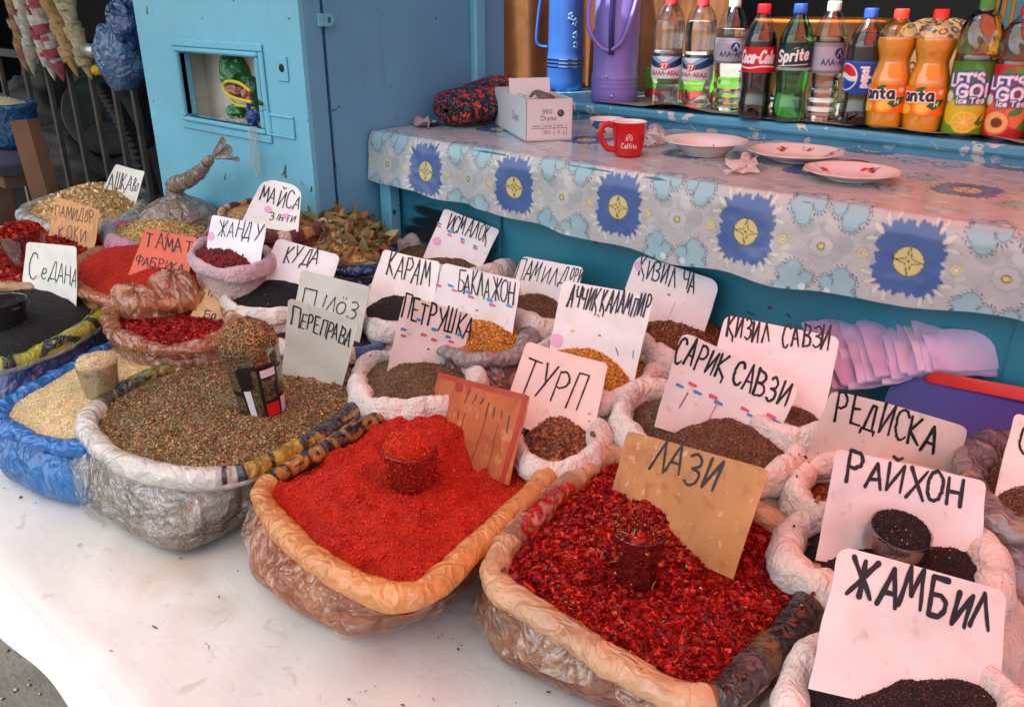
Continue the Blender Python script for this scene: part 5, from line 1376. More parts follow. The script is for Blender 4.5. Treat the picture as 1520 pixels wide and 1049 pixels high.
# the corrugated cardboard sign in the chilli powder
tcm = NT("corrugated_card")
wv = tcm.n("TexWave", wave_type='BANDS', bands_direction='X', i_Vector=tcm.coords(), i_Scale=60.0, i_Distortion=.8).outputs[1]
c_ = tcm.mix(1.0, hx('#b85c2c'), tcm.ramp(tcm.noise(9, 5, .6), [(.3, .75), (.7, 1.15)]), 'MULTIPLY')
c_ = tcm.mix(tcm.ramp(tcm.noise(16, 5, 1), [(.50, 0), (.66, .8)]), c_, hx('#9a3016')); c_ = tcm.mix(tcm.ramp(tcm.noise(30, 5, 1), [(.60, 0), (.68, .5)]), c_, hx('#d8945c'))
crd_m = tcm.done(tcm.n("BsdfPrincipled", i_Base_Color=c_, i_Roughness=.7, i_Normal=tcm.bump(wv, .2, .002)).outputs[0])
card("stained corrugated cardboard sign standing in the red chilli powder", [(649, 553), (788, 587), (765, 690), (628, 631)], g_red, [], mat=crd_m, rc=.004, foot=(696, 662), bend=.006,
     marks=[(.34 + .078 * k + .02 * math.sin(k * 7), .10 + .025 * k + .03 * math.sin(k * 3.1), .335 + .078 * k, .15 + .03 * k + .05 * ((k * 5) % 3), .0022 + .0008 * (k % 2), '#4a3a34') for k in range(8)] + [(.38, .42, .39, .50, .003, '#4a3a40'), (.30, .1, .33, .12, .02, '#9a2414'), (.97, .04, .94, .98, .010, '#a82c18'), (.02, .02, .95, .04, .008, '#a8341c'), (.66, .3, .62, .98, .0012, '#7a3a1a'), (.80, .4, .78, .98, .0012, '#7a3a1a'), (.45, .4, .43, .98, .0012, '#7a3a1a')])

# ================================================================ DRINKS ON THE SILL
SZ = 1.2505
def facing(P): return math.atan2(-P[1], -P[0])
PRO = {
 'cola': [(.55, .012), (.80, 0), (.96, .015), (1, .05), (1, .12), (.93, .22), (.92, .30), (.99, .40), (1, .44), (1, .66), (.97, .71), (.80, .79), (.52, .87), (.36, .915), (.34, .93)],
 'fanta': [(.55, .012), (.82, 0), (.97, .02), (1, .06), (1, .38), (.95, .46), (.82, .54), (.78, .58), (.84, .63), (.94, .69), (.97, .75), (.92, .81), (.70, .87), (.40, .91), (.36, .93)],
 'water': [(.55, .012), (.82, 0), (.97, .02), (.98, .06), (.90, .16), (.92, .22), (1, .28), (1, .46), (.94, .52), (.97, .60), (1, .68), (.97, .76), (.80, .86), (.48, .925), (.36, .94), (.34, .95)],
 'ribbed': [(.55, .012), (.84, 0), (.98, .02), (.97, .05), (.93, .07), (.97, .10), (.92, .13), (.96, .17), (.90, .21), (.95, .25), (.91, .30), (.96, .36), (1, .42), (1, .68), (.95, .74), (.74, .84), (.42, .92), (.36, .935)],
 'tea': [(.6, .010), (.88, 0), (1, .015), (1, .56), (.95, .575), (.95, .59), (1.02, .63), (1.02, .70), (.96, .77), (.74, .86), (.46, .91), (.44, .93)],
}


def bottle(label, px, R, h, kind, shell, liq, fill, cap, lab=None, shift=0.0, lobes=0, ribs=0, dz=0.0):
    P = at(px[0], px[1], SZ) + np.array([-px[0] * 0, 0, 0]); dirv = P[:2] - EYE[:2]; dirv /= np.linalg.norm(dirv)
    P[:2] += dirv * R * .8; P[2] = SZ + dz
    f0 = facing(P)
    t = thing("drink_bottle", label, "bottle", P, "drink bottles in a row on the sill")
    pr = np.array(PRO[kind]); pf = catmull(pr, 60, False)
    pf = pf * [R, h]
    def wob(G):
        a = np.arctan2(G[..., 1], G[..., 0]); zq = G[..., 2] / h
        k = np.ones_like(a)
        if lobes: k = k - .05 * np.clip(1 - zq / .13, 0, 1) * (1 + np.cos(5 * a)) / 1.0 * (zq > .003)
        if ribs: k = k + .035 * np.sin(ribs * a + zq * 26) * np.clip((zq - .60) * 12, 0, 1) * np.clip((.88 - zq) * 12, 0, 1)
        if kind == 'fanta': k = k + .012 * np.sin(10 * a + zq * 9) * np.clip((zq - .42) * 9, 0, 1) * np.clip((.8 - zq) * 9, 0, 1)
        H = G.copy(); H[..., 0] *= k; H[..., 1] *= k; return H
    MB().lathe(pf, P, 48, wob=wob).build("bottle_body", shell, t)
    if liq is not None:
        li = pf[pf[:, 1] < fill * h]; li = np.concatenate([[[.001, .003]], np.c_[np.maximum(li[:, 0] - .0013, .001), np.maximum(li[:, 1], .003)]])
        rl = np.interp(fill * h, pf[10:, 1], pf[10:, 0]) - .0013
        li = np.concatenate([li, [[rl, fill * h], [rl * .6, fill * h + .0003], [.0005, fill * h + .0003]]])
        MB().lathe(li, P, 48, wob=wob).build("drink", liq, t)
    rc = .0138; zc = .93 * h
    a = np.linspace(0, 2 * math.pi, 96, endpoint=False)
    G = np.zeros((7, 96, 3)); kn = 1 + .03 * np.sign(np.sin(a * 24))
    for i, (r, z) in enumerate(((rc * .6, zc - .004), (rc, zc - .004), (rc, zc - .001), (rc * .985, zc), (rc * .985, h - .002), (rc * .88, h), (.0005, h))):
        kk = kn if i == 4 or i == 3 else 1
        G[i] = np.stack([r * kk * np.cos(a), r * kk * np.sin(a), np.full(96, z)], 1)
    MB().grid(G + P, 0, hx(cap), cu=True).build("cap", cap_m, t)
    if lab:
        cv, z0, z1 = lab
        uu = np.linspace(-.5, 1.5, 160, endpoint=False); vv_ = np.linspace(0, 1, 56)
        zz = (z0 + (z1 - z0) * vv_) * h
        lo = 8
        rr = np.interp(zz, pf[lo:, 1], pf[lo:, 0]) + .0007
        an = f0 + (uu + shift - .5) * math.pi
        G = np.stack([rr[:, None] * np.cos(an), rr[:, None] * np.sin(an), np.repeat(zz[:, None], 160, 1)], -1) + P
        col = cv.get(np.tile(uu % 1.0, (56, 1)), np.tile(vv_[:, None], (1, 160)))
        MB().grid(G, 0, col, cu=True).build("label", lab_m, t)
    return t


cap_m = M("bottle_cap", None, .35, spec=.5)
lab_m = M("bottle_label", None, .30, spec=.5, bump=(30, .08))
sh_clear = clear("clear_pet", (.97, .98, .98), .10, .04)
sh_green = clear("green_pet", (.22, .62, .26), .10, .04)
sh_tea = clear("tea_pet", (.97, .97, .95), .12, .05)
lq_cola = M("cola_drink", hx('#1a0806'), .06, spec=.5)
lq_fan = M("orange_drink", hx('#ffae16'), .12, spec=.5, trl=.04)
lq_wat = liquid("water", (.96, .98, .98))
lq_spr = liquid("lemonade", (.80, .93, .82))
lq_gt = liquid("green_tea", (.86, .62, .10), ior=1.34)
lq_rt = liquid("peach_tea", (.72, .18, .05), ior=1.34)

LW = .113
c_coke = Canvas(LW, .052, 1500, '#c4101a'); c_coke.text("Coca-Cola", .012, .020, .024, .082, .0048, '#f2ecec', shear=.25)
c_coke.line(catmull([(.012, .012), (.04, .009), (.07, .013), (.103, .011)], 24, False), .0028, '#f2ecec')
c_spr = Canvas(LW, .050, 1500, '#15293c'); c_spr.poly([(0, 0), (LW, 0), (LW, .006), (0, .006)], '#8fae9c')
c_spr.disc(.062, .036, .011, .010, '#d2cf3a'); c_spr.poly([(.036, .030), (.07, .030), (.088, .050), (.05, .042)], '#1e5a44')
c_spr.text("Sprite", .018, .016, .022, .070, .0048, '#eef2ee', rot=.10, shear=.2, out=(.006, '#15293c')); c_spr.line([(.02, .008), (.09, .013)], .0018, '#dfe6df')
c_pep = Canvas(LW, .064, 1500, '#1646a6'); c_pep.poly([(0, .059), (LW, .059), (LW, .061), (0, .061)], '#3f6cc0')
c_pep.disc(.036, .031, .027, col='#e9ebef'); c_pep.disc(.036, .031, .0245, col='#e9ebef')
_t = np.linspace(0, 1, 24)
arc = lambda a0, a1: np.stack([.036 + .0245 * np.cos(a0 + (a1 - a0) * _t), .031 + .0245 * np.sin(a0 + (a1 - a0) * _t)], 1)
c_pep.poly(np.concatenate([arc(.1, 3.0), catmull([(.012, .037), (.03, .040), (.048, .033), (.060, .034)], 24, False)]), '#d0202c')
c_pep.poly(np.concatenate([arc(3.4, 6.0), catmull([(.059, .024), (.046, .024), (.030, .030), (.013, .026)], 24, False)]), '#1b50b8')
c_pep.text("pepsi", .082, .012, .016, .040, .0044, '#eef0f4', rot=math.pi / 2)
c_fan = Canvas(LW, .060, 1500, '#f2740e'); c_fan.disc(.03, .012, .016, .012, '#f6b02a'); c_fan.disc(.03, .012, .012, .009, '#f8c552'); c_fan.disc(.066, .016, .016, .015, '#f6a51e'); c_fan.disc(.066, .016, .011, .010, '#f9cf5e')
c_fan.poly([(.072, .020), (.082, .034), (.104, .036), (.098, .020), (.084, .012)], '#1d6a2e'); c_fan.text("H", .085, .020, .009, .007, .002, '#f0efe0')
c_fan.text("Fanta", .010, .028, .024, .072, .0056, '#17243c', rot=.06, out=(.0040, '#f7f2ea')); c_fan.disc(.094, .050, .005, col='#f3d8c8'); c_fan.disc(.058, .055, .010, .004, '#1d6a2e', .4)
c_alt = Canvas(LW, .058, 1500, '#a9a9b6'); c_alt.poly([(0, .050), (LW, .050), (LW, .058), (0, .058)], '#8d8c9a'); c_alt.disc(.072, .038, .0105, col='#2a2a72'); c_alt.line([(.067, .032), (.073, .044), (.078, .033)], .002, '#d8d8e2')
c_alt.text("АЛА-АРЧА", .036, .016, .011, .072, .0024, '#2a2a66'); c_alt.poly([(0, 0), (LW, 0), (LW, .006), (0, .006)], '#7c7b88')
c_27 = Canvas(LW, .050, 1500, '#dfe2e8'); c_27.poly([(0, .05), (LW, .05), (LW, .036), (.085, .026), (.056, .022), (.028, .026), (0, .036)], '#25406e'); c_27.poly([(.012, .05), (.056, .028), (.1, .05)], '#8fb4d8'); c_27.poly([(.034, .05), (.056, .036), (.078, .05)], '#e8edf2')
c_27.disc(.056, .029, .0125, .009, '#d02a26'); c_27.text("27", .049, .024, .010, .014, .0026, '#f4f0ee'); c_27.text("ЖАЛАЛ-АБАД", .018, .008, .009, .078, .0022, '#b8202a')
def tea_canvas(top, bot, fr):
    c = Canvas(LW, .118, 1300, bot)
    for i in range(20):
        f = i / 19; c.poly([(0, .118 * f), (LW, .118 * f), (LW, .118 * (f + .06)), (0, .118 * (f + .06))], hx(bot) * (1 - f) + hx(top) * f)
    if fr == 'lemon':
        c.disc(.040, .034, .024, .021, '#d9c326'); c.disc(.074, .030, .022, .020, '#cbbd2a'); c.disc(.058, .020, .021, .018, '#ead25a'); c.disc(.058, .020, .018, .015, '#e3b72e')
        for k in range(8): c.line([(.058, .020), (.058 + .015 * math.cos(k * .785), .020 + .0125 * math.sin(k * .785))], .0012, '#f3e69a')
        c.poly([(.074, .018), (.088, .040), (.083, .020)], '#2f6a24'); c.poly([(.074, .018), (.104, .030), (.084, .014)], '#3c7a2a')
    else:
        c.disc(.042, .040, .020, .018, '#e05a3a'); c.disc(.078, .036, .022, .020, '#e8744e'); c.disc(.044, .024, .023, .021, '#d8583a'); c.disc(.044, .024, .0195, .0175, '#eab868'); c.disc(.046, .024, .0095, .0085, '#6e2a1a'); c.disc(.072, .042, .012, .006, '#4a8a3a', .4)
        c.poly([(.076, .014), (.09, .034), (.096, .012)], '#4a8a3a')
    c.disc(.048, .104, .012, .005, '#3f8a2e', .6); c.disc(.068, .106, .012, .005, '#55a03c', 2.4)
    c.text("LET'S", .022, .078, .018, .056, .0046, '#eef0f6', rot=.06, out=(.0062, '#3a4a94')); c.text("GO!", .038, .060, .019, .050, .0052, '#f2f3f8', rot=.06, out=(.0066, '#34448e'))
    c.text("Ice Tea", .040, .050, .009, .044, .0022, '#f2f3f8', rot=.05, out=(.005, '#2a3a7a')); c.disc(.024, .060, .008, .009, '#cfe0d0')
    return c
c_gt = tea_canvas('#3f7a1e', '#5f9a1c', 'lemon'); c_gt2 = tea_canvas('#5a8a1e', '#3f7424', 'lemon'); c_rt = tea_canvas('#b81c2a', '#a81426', 'peach')

bottle("tall clear water bottle at the left end of the row, beside the purple thermos", (986, 160), .037, .253, 'water', sh_clear, lq_wat, .78, '#d8404a', (c_27, .27, .47), shift=-.06, lobes=1)
bottle("second clear water bottle with a red and white label, touching the first", (1031, 163), .0365, .250, 'water', sh_clear, lq_wat, .80, '#d8404a', (c_27, .27, .47), shift=-.16, lobes=1)
bottle("clear water bottle with a silver band label, left of the red labelled cola", (1076, 168), .035, .250, 'ribbed', sh_clear, lq_wat, .74, '#c4c4c6', (c_alt, .44, .66), shift=-.05)
bottle("dark cola bottle with a red label and red cap", (1117, 178), .0355, .237, 'cola', sh_clear, lq_cola, .76, '#d8202a', (c_coke, .42, .64), shift=-.04, lobes=1)
bottle("green lemonade bottle with a navy label and blue cap", (1168, 182), .0350, .238, 'cola', sh_green, lq_spr, .74, '#2456b4', (c_spr, .45, .66), shift=-.02, lobes=1)
bottle("clear water bottle with a silver label between the green and the blue labelled bottle", (1215, 183), .0345, .243, 'ribbed', sh_clear, lq_wat, .72, '#c4c4c6', (c_alt, .42, .67), shift=.08)
bottle("dark cola bottle with a blue label and blue cap", (1268, 188), .0370, .230, 'cola', sh_clear, lq_cola, .80, '#2456b4', (c_pep, .29, .57), shift=-.13, lobes=1)
bottle("orange soda bottle touching the blue labelled cola", (1310, 193), .0385, .229, 'fanta', sh_clear, lq_fan, .77, '#e8402a', (c_fan, .15, .385), shift=-.14, lobes=1)
bottle("orange soda bottle touching the green iced tea", (1365, 198), .0385, .229, 'fanta', sh_clear, lq_fan, .77, '#e8402a', (c_fan, .15, .385), shift=-.12, lobes=1)
bottle("iced tea bottle with a green lemon label and green cap", (1427, 203), .0390, .250, 'tea', sh_tea, lq_gt, .88, '#3f9a3a', (c_gt, .02, .555), shift=-.03, ribs=9)
bottle("iced tea bottle with a red peach label and red cap", (1486, 208), .0390, .236, 'tea', sh_tea, lq_rt, .88, '#c8202a', (c_rt, .02, .575), shift=-.03, ribs=9)
bottle("iced tea bottle cut by the right edge of the photo beside the red peach one", (1552, 214), .0390, .244, 'tea', sh_tea, lq_gt, .88, '#3f9a3a', (c_gt2, .02, .555), ribs=9)

# ---- thermos flasks
def thermos(label, px, R, col, rings):
    P = at(px[0], px[1], SZ); d = P[:2] / np.linalg.norm(P[:2]); P[:2] += d * R; P[2] = SZ
    t = thing("thermos_flask", label, "thermos", P, "thermos flasks beside the bottles")
    m = M("enamel_" + col[1:], hx(col), .34, (60, .06), (5, .12), dirt=(14, .70, '#8a8a8a'))
    pr = [(0, .004), (R * .97, 0), (R * 1.04, .003), (R * 1.04, .026)] + sum([[(R * 1.04, z - .004), (R * 1.06, z), (R * 1.03, z + .004)] for z in rings], []) + [(R, rings[-1] + .02), (R * .985, .20), (R * .97, .30), (R * .94, .315), (R * .70, .335), (R * .62, .345)]
    MB().lathe(pr, P, 64).build("body", m, t)
    if rings[0] > .05:
        for z in rings: MB().lathe([(R * 1.062, z - .0016), (R * 1.068, z), (R * 1.062, z + .0016)], P, 64).build("metal_band", M("chrome_band", hx('#c8ccd4'), .2, metal=1.0), t)
    MB().lathe([(R * .62, .3451), (R * .64, .37), (R * .55, .395), (R * .1, .40), (0, .40)], P, 48).build("lid", m, t)
    return t, P, m


t, P, m = thermos("tall blue thermos flask in front of the brown curtain", (838, 136), .050, '#3565b4', (.066, .076, .086))
f0 = facing(P); lat = np.array([-math.sin(f0), math.cos(f0), 0])
a1, a2 = P + ZZ * .31 - lat * .045, P + ZZ * .115 - lat * .052
hp_ = [a1, P + ZZ * .27 - lat * .068, P + ZZ * .17 - lat * .082, P + ZZ * .125 - lat * .080, a2 + ZZ * .002]
MB().tube(catmull(hp_, 30, False), .009, 10, flat=.55).build("handle", m, t)
fl = MB()
for z, o in ((.20, .25), (.15, .55), (.125, .60), (.185, .5)):
    for k in range(5):
        an = f0 + o + .10 * math.cos(k * 1.257); zz = z + .008 * math.sin(k * 1.257)
        q = P + np.array([.0512 * math.cos(an), .0512 * math.sin(an), zz]); fl.tube([q, q + [.0006 * math.cos(an), .0006 * math.sin(an), 0]], [.0042, .003], 8, 0, hx('#8fb4dc' if k % 2 else '#7aa4d4'))
fl.build("flower_print", cap_m, t, kind="stuff")
t, P, m = thermos("tall purple thermos flask left of the water bottles", (911, 154), .0575, '#8a7ccb', (.040, .050, .060))
f0 = facing(P); lat = np.array([-math.sin(f0), math.cos(f0), 0]); fw = np.array([math.cos(f0), math.sin(f0), 0])
S = P + fw * .064
MB().tube(catmull([S - lat * .030 + ZZ * .285 - fw * .012, S - lat * .066 + ZZ * .255 - fw * .01, S - lat * .070 + ZZ * .185, S - lat * .046 + ZZ * .142, S - lat * .018 + ZZ * .128, S + lat * .012 + ZZ * .148, S + lat * .034 + ZZ * .205, S + lat * .052 + ZZ * .28 - fw * .03], 50, False), .0075, 10, flat=.7).build("bail_handle", m, t)
MB().tube([S - lat * .012 + ZZ * .30, S - lat * .014 + ZZ * .20, S - lat * .012 + ZZ * .118], .010, 10, flat=.5).build("handle", M("dark_purple", hx('#4a3f86'), .4), t)
for z, o in ((.065, -.35), (.018, -.1)):
    an = f0 + o; q = P + np.array([.0615 * math.cos(an), .0615 * math.sin(an), z]); MB().tube([q - .001 * fw, q + .003 * fw], [.004, .003], 10).build("rivet", M("chrome_band"), t)

# ---- things on the counter
A0 = np.array([-1.223, 1.403, CZ + .0015]); e1 = np.array([-.834, .552, 0]); e2 = np.array([.6, .8, 0]); e2 = e2 - e1 * np.dot(e1, e2); e2 /= np.linalg.norm(e2)
BL_, BW_, BH_ = .285, .105, .088
t = thing("shoe_box", "open white cardboard box lettered Diyao beside the floral bundle", "box", A0)
bm = M("box_board", None, .6, (40, .1))
def face(name, O, ux, uy, w, h, th, nrm, cv=None, col='#d9d6d4'):
    nx, ny = int(w * 700) + 2, int(h * 700) + 2
    u, v = np.meshgrid(np.linspace(0, 1, nx), np.linspace(0, 1, ny))
    G = O + u[..., None] * ux * w + v[..., None] * uy * h
    c_ = cv.get(u, v) if cv else hx(col)
    mb = MB().grid(G, 0, c_); mb.grid(G - nrm * th, 0, hx(col) * .9, flip=True)
    b = np.concatenate([np.arange(nx), np.arange(1, ny) * nx + nx - 1, nx * (ny - 1) + np.arange(nx - 2, -1, -1), np.arange(ny - 2, 0, -1) * nx])
    mb.grid(np.stack([G.reshape(-1, 3)[b], (G - nrm * th).reshape(-1, 3)[b]]), 0, hx(col) * .8, cu=True)
    return mb.build(name, bm, t)
cf = Canvas(BW_, BH_, 2400, '#d9d6d4')
cf.text("Diyao", .034, .044, .009, .034, .0014, '#1c1a1c'); cf.text("350", .036, .058, .008, .022, .0014, '#1c1a1c'); cf.disc(.078, .058, .0078, col='#3a3438'); cf.disc(.077, .059, .004, col='#6a6468')
for x in (.012, .038, .064, .092): cf.line([(x, .012), (x, .036)], .0006, '#3a3436')
for y in (.012, .027, .036): cf.line([(.012, y), (.092, y)], .0006, '#3a3436')
for x, w_ in ((.016, .016), (.042, .016), (.069, .014)): cf.line([(x, .0315), (x + w_, .0315)], .0018, '#5a5456')
cf.text("8255", .042, .015, .007, .014, .0009, '#3a3436'); cf.text("0", .072, .015, .007, .005, .0009, '#3a3436'); cf.text("2", .084, .014, .006, .004, .0009, '#3a3436')
cl = Canvas(BL_, BH_, 1500, '#cfd0d2'); cl.text("Diyao", .17, .036, .016, .050, .0026, '#4a484e')
face("end_panel", A0, e2, ZZ, BW_, BH_, .002, np.cross(e2, ZZ), cf)
face("side_panel", A0 + e1 * BL_ + np.array([0, 0, 0]), -e1, ZZ, BL_, BH_, .002, np.cross(-e1, ZZ), cl, '#cfd0d2')
face("side_panel", A0 + e2 * BW_, e1, ZZ, BL_, BH_, .002, np.cross(e1, ZZ))
face("end_panel", A0 + e1 * BL_ + e2 * BW_, -e2, ZZ, BW_, BH_, .002, np.cross(-e2, ZZ))
face("bottom_panel", A0 + ZZ * .003, e2, e1, BW_, BL_, .002, ZZ)
fdir = e1 * .25 + ZZ * .97
face("flap", A0 + e1 * (BL_ * .52) + e2 * .004 + ZZ * (BH_ - .03), e2, fdir / np.linalg.norm(fdir), BW_ - .008, .062, .0015, -e1)
mb = MB()
P = np.zeros((26, 34, 3))
for i in range(26):
    for j in range(34):
        P[i, j] = A0 + e1 * (.02 + .15 * j / 33) + e2 * (.008 + .088 * i / 25) + ZZ * (BH_ - .02)
P[..., 2] += .040 * (fbm(P, 34, 6, 3) - .35) + .012 * np.abs(fbm(P, 60, 9, 2) - .5)
tag(mb.grid(P).build("plastic_wrap", film("clear_wrap", .35, .12, .2, .9)), "crumpled clear plastic wrap bulging out of the open box", "plastic wrap")
q = A0 + e1 * .05 + e2 * .065 + ZZ * (BH_ - .012)
tag(MB().tube([q, q + e1 * .09], .018, 20, 0, hx('#6b5240')).build("paper_roll", M("brown_roll", None, .6)), "small brown paper roll lying inside the open box", "paper roll")

# mug, cup and plates
def mug_thing():
    P = at(932, 234, CZ + .001); f0 = facing(P); d = P[:2] / np.linalg.norm(P[:2]); P[:2] += d * .024
    t = thing("coffee_mug", "red mug with white lettering standing on the oilcloth", "mug", P)
    h, r0, r1 = .066, .0265, .0345
    prof = [(0, .003), (r0 - .003, 0), (r0, .002)] + [(r0 + (r1 - r0) * q ** .9, .002 + (h - .002) * q) for q in np.linspace(.08, 1, 12)]
    ins = [(r1 - .0012, h + .0008), (r1 - .0026, h)] + [(r0 + (r1 - r0) * q ** .9 - .003, .002 + (h - .002) * q) for q in np.linspace(.95, .1, 8)] + [(0, .006)]
    MB().lathe(prof, P, 64).build("cup", M("red_glaze", hx('#c00f14'), .16, spec=.5), t)
    MB().lathe([prof[-1]] + ins, P, 64).build("inside", M("white_glaze", hx('#e2dcd8'), .2), t)
    lat = np.array([-math.sin(f0), math.cos(f0), 0]); fw = np.array([math.cos(f0), math.sin(f0), 0])
    hd = (-lat * .9 + fw * .3); hd /= np.linalg.norm(hd)
    MB().tube(catmull([P + hd * .030 + ZZ * .057, P + hd * .044 + ZZ * .062, P + hd * .057 + ZZ * .054, P + hd * .057 + ZZ * .036, P + hd * .044 + ZZ * .016, P + hd * .026 + ZZ * .012], 36, False), .0048, 12, flat=1.25).build("handle", M("red_glaze"), t)
    mb = MB()
    def put(pts, w):
        for a, b in zip(pts[:-1], pts[1:]):
            Q = []
            dd = np.array([-(b - a)[1], (b - a)[0]]) / (np.linalg.norm(b - a) + 1e-9) * w / 2
            for p in (a + dd, a - dd, b - dd, b + dd):
                zq = p[1]; r = r0 + (r1 - r0) * (zq / h) ** .9 + .0006; an = f0 + p[0] / r
                Q.append(P + [r * math.cos(an), r * math.sin(an), zq])
            mb.add(Q, [[0, 1, 2, 3]])
    st, tw = strokes("Caffito")
    for S in st: put(np.stack([-.014 + S[:, 0] / tw * .030, .018 + S[:, 1] * .0095], 1), .0013)
    put(np.array([(-.006, .034), (.008, .034)]), .001); put(np.array([(-.006, .0365), (.008, .0365)]), .0012); put(np.array([(-.005, .038), (-.003, .043), (.001, .0455), (.005, .043), (.007, .038)]), .0012); put(np.array([(-.001, .038), (.001, .042), (.003, .038)]), .0012)
    mb.build("lettering", M("white_print", hx('#e8e0dc'), .4), t)
mug_thing()


def plate(name, label, cat, px, R, prof, seed, flowers, base='#dcd2cc', n=140, blue=None, group=None):
    P = at(px[0], px[1], CZ + .0012)
    pf = catmull(np.array(prof), 46, False) * [R, R]
    pf[:, 0] = np.maximum(pf[:, 0], .0004)
    a = np.linspace(0, 2 * math.pi, n, endpoint=False)
    G = np.stack([pf[:, :1] * np.cos(a), pf[:, :1] * np.sin(a), np.repeat(pf[:, 1:], n, 1)], -1)
    sc_r = 1 + (.012 * np.cos(a * 10) * (pf[:, :1] / R) ** 3 if flowers is not None else 0 * a)
    G[..., :2] *= (sc_r[..., None] if np.ndim(sc_r) == 2 else np.asarray(sc_r)[None, :, None])
    cv = Canvas(2.2 * R, 2.2 * R, 1500, base)
    c0 = 1.1 * R; Rn = np.random.default_rng(seed)
    for (rr, an, s) in (flowers or []):
        x, y = c0 + R * rr * math.cos(an), c0 + R * rr * math.sin(an)
        for k in range(7): cv.disc(x + Rn.normal(0, s * 1.1), y + Rn.normal(0, s * .9), s * .45, s * .22, ['#2c3a22', '#3a2a20'][k % 2], Rn.uniform(0, 3))
        for k in range(8): cv.disc(x + Rn.normal(0, s * .5), y + Rn.normal(0, s * .45), s * .42, s * .34, ['#b8201c', '#9a1418', '#cc3a2c'][k % 3])
    if flowers: cv.disc(c0, c0, R * 1.0, R * 1.0, '#c8a890', ring=.0012)
    col = cv.get((G[..., 0] + c0) / (2.2 * R), (G[..., 1] + c0) / (2.2 * R))
    lower = np.arange(len(pf)) < len(pf) // 2 - 1
    col[lower] = hx(base)
    if blue is not None:
        k = lower[:, None] & (vn(G, 70, 4) > .50); col[k] = hx(blue)
    o = MB().grid(G + P, 0, col, cu=True).build(name, M("china", None, .14, spec=.5))
    tag(o, label, cat, group)
    return P


SH = [(.02, .03), (.45, .0), (.50, .03), (.80, .12), (1.0, .20), (1.01, .215), (.98, .22), (.78, .145), (.55, .06), (.3, .05), (.0, .05)]
DP = [(.02, .04), (.45, .0), (.52, .04), (.72, .22), (.82, .28), (1.0, .33), (1.01, .345), (.98, .35), (.80, .305), (.68, .24), (.45, .08), (.0, .07)]
gp = "plates set out on the oilcloth"
P1 = plate("soup_plate", "deep white plate with a few chilli bits right of the red mug", "plate", (1045, 229), .083, DP, 1, [], group=gp)
plate("dinner_plate", "flat white plate with red flowers, the middle of the three plates", "plate", (1180, 238), .088, SH, 2, [(.72, 2.4, .008), (.75, .7, .008), (.7, -1.3, .006), (.72, 4.0, .006), (.74, 1.6, .006)], group=gp)
plate("dinner_plate", "smaller white plate with red flowers nearest the oilcloth edge", "plate", (1262, 266), .078, SH, 3, [(.70, 2.9, .007), (.72, 1.4, .009), (.72, -.2, .007), (.5, -1.2, .009), (.72, 4.3, .006)], group=gp)
plate("tea_bowl", "small blue and white tea bowl half hidden by the red mug", "bowl", (900, 204), .040, [(.02, .12), (.42, .0), (.5, .1), (.8, .45), (.98, .95), (1.0, 1.0), (.95, 1.0), (.75, .5), (.4, .18), (0, .14)], 5, None, blue='#3c5a9c')
mb = MB(); q = P1 + np.c_[rng.normal(.022, .012, 60), rng.normal(.014, .006, 60), np.full(60, .010)]
grains(mb, q, FLK, (.006, .004, .003), ['#6d0a0c', '#8e1012', '#4e0608'], lie=.4); tag(mb.build("chilli_bits", flake_m, kind="stuff"), "small heap of dark chilli bits on the deep white plate", "chilli bits")


def crumple(name, label, cat, cs_, zb, amp, col, m, seed, nx=26, ny=20):
    O = [at(x, y, zb) for x, y in cs_]
    u, v = np.meshgrid(np.linspace(0, 1, nx), np.linspace(0, 1, ny))
    u, v = u[..., None], v[..., None]
    G = O[0] * (1 - u) * (1 - v) + O[1] * u * (1 - v) + O[2] * u * v + O[3] * (1 - u) * v
    w = fbm(G, 30, seed, 2)
    G = G + np.stack([(fbm(G, 40, seed + 1, 2) - .5) * amp, (fbm(G, 40, seed + 2, 2) - .5) * amp, amp * 1.4 * np.abs(w - .42) + .002], -1)
    return tag(MB().grid(G, 0, hx(col)).build(name, m), label, cat)
pap = M("tissue", None, .8, trl=.25)
crumple("paper_napkin", "crumpled white napkin near the edge of the oilcloth", "napkin", [(1085, 242), (1122, 234), (1130, 258), (1078, 262)], CZ + .001, .035, '#dccfca', pap, 4)
crumple("plastic_bag", "small crumpled white plastic bag behind the red mug", "plastic bag", [(940, 205), (985, 198), (990, 216), (940, 220)], CZ + .001, .05, '#d8c8c8', film("white_film", .9, .3, .3, .8), 5)
a_, b_ = at(1244, 241, CZ + .004), at(1290, 241, CZ + .004)
tag(MB().tube(catmull([a_, (a_ + b_) / 2 + ZZ * .004, b_], 12, False), [.0014] * 12, 6).build("twig", M("dark_twig", hx('#5a3428'), .7)), "thin dark dried stalk lying between the two flowered plates", "stalk")

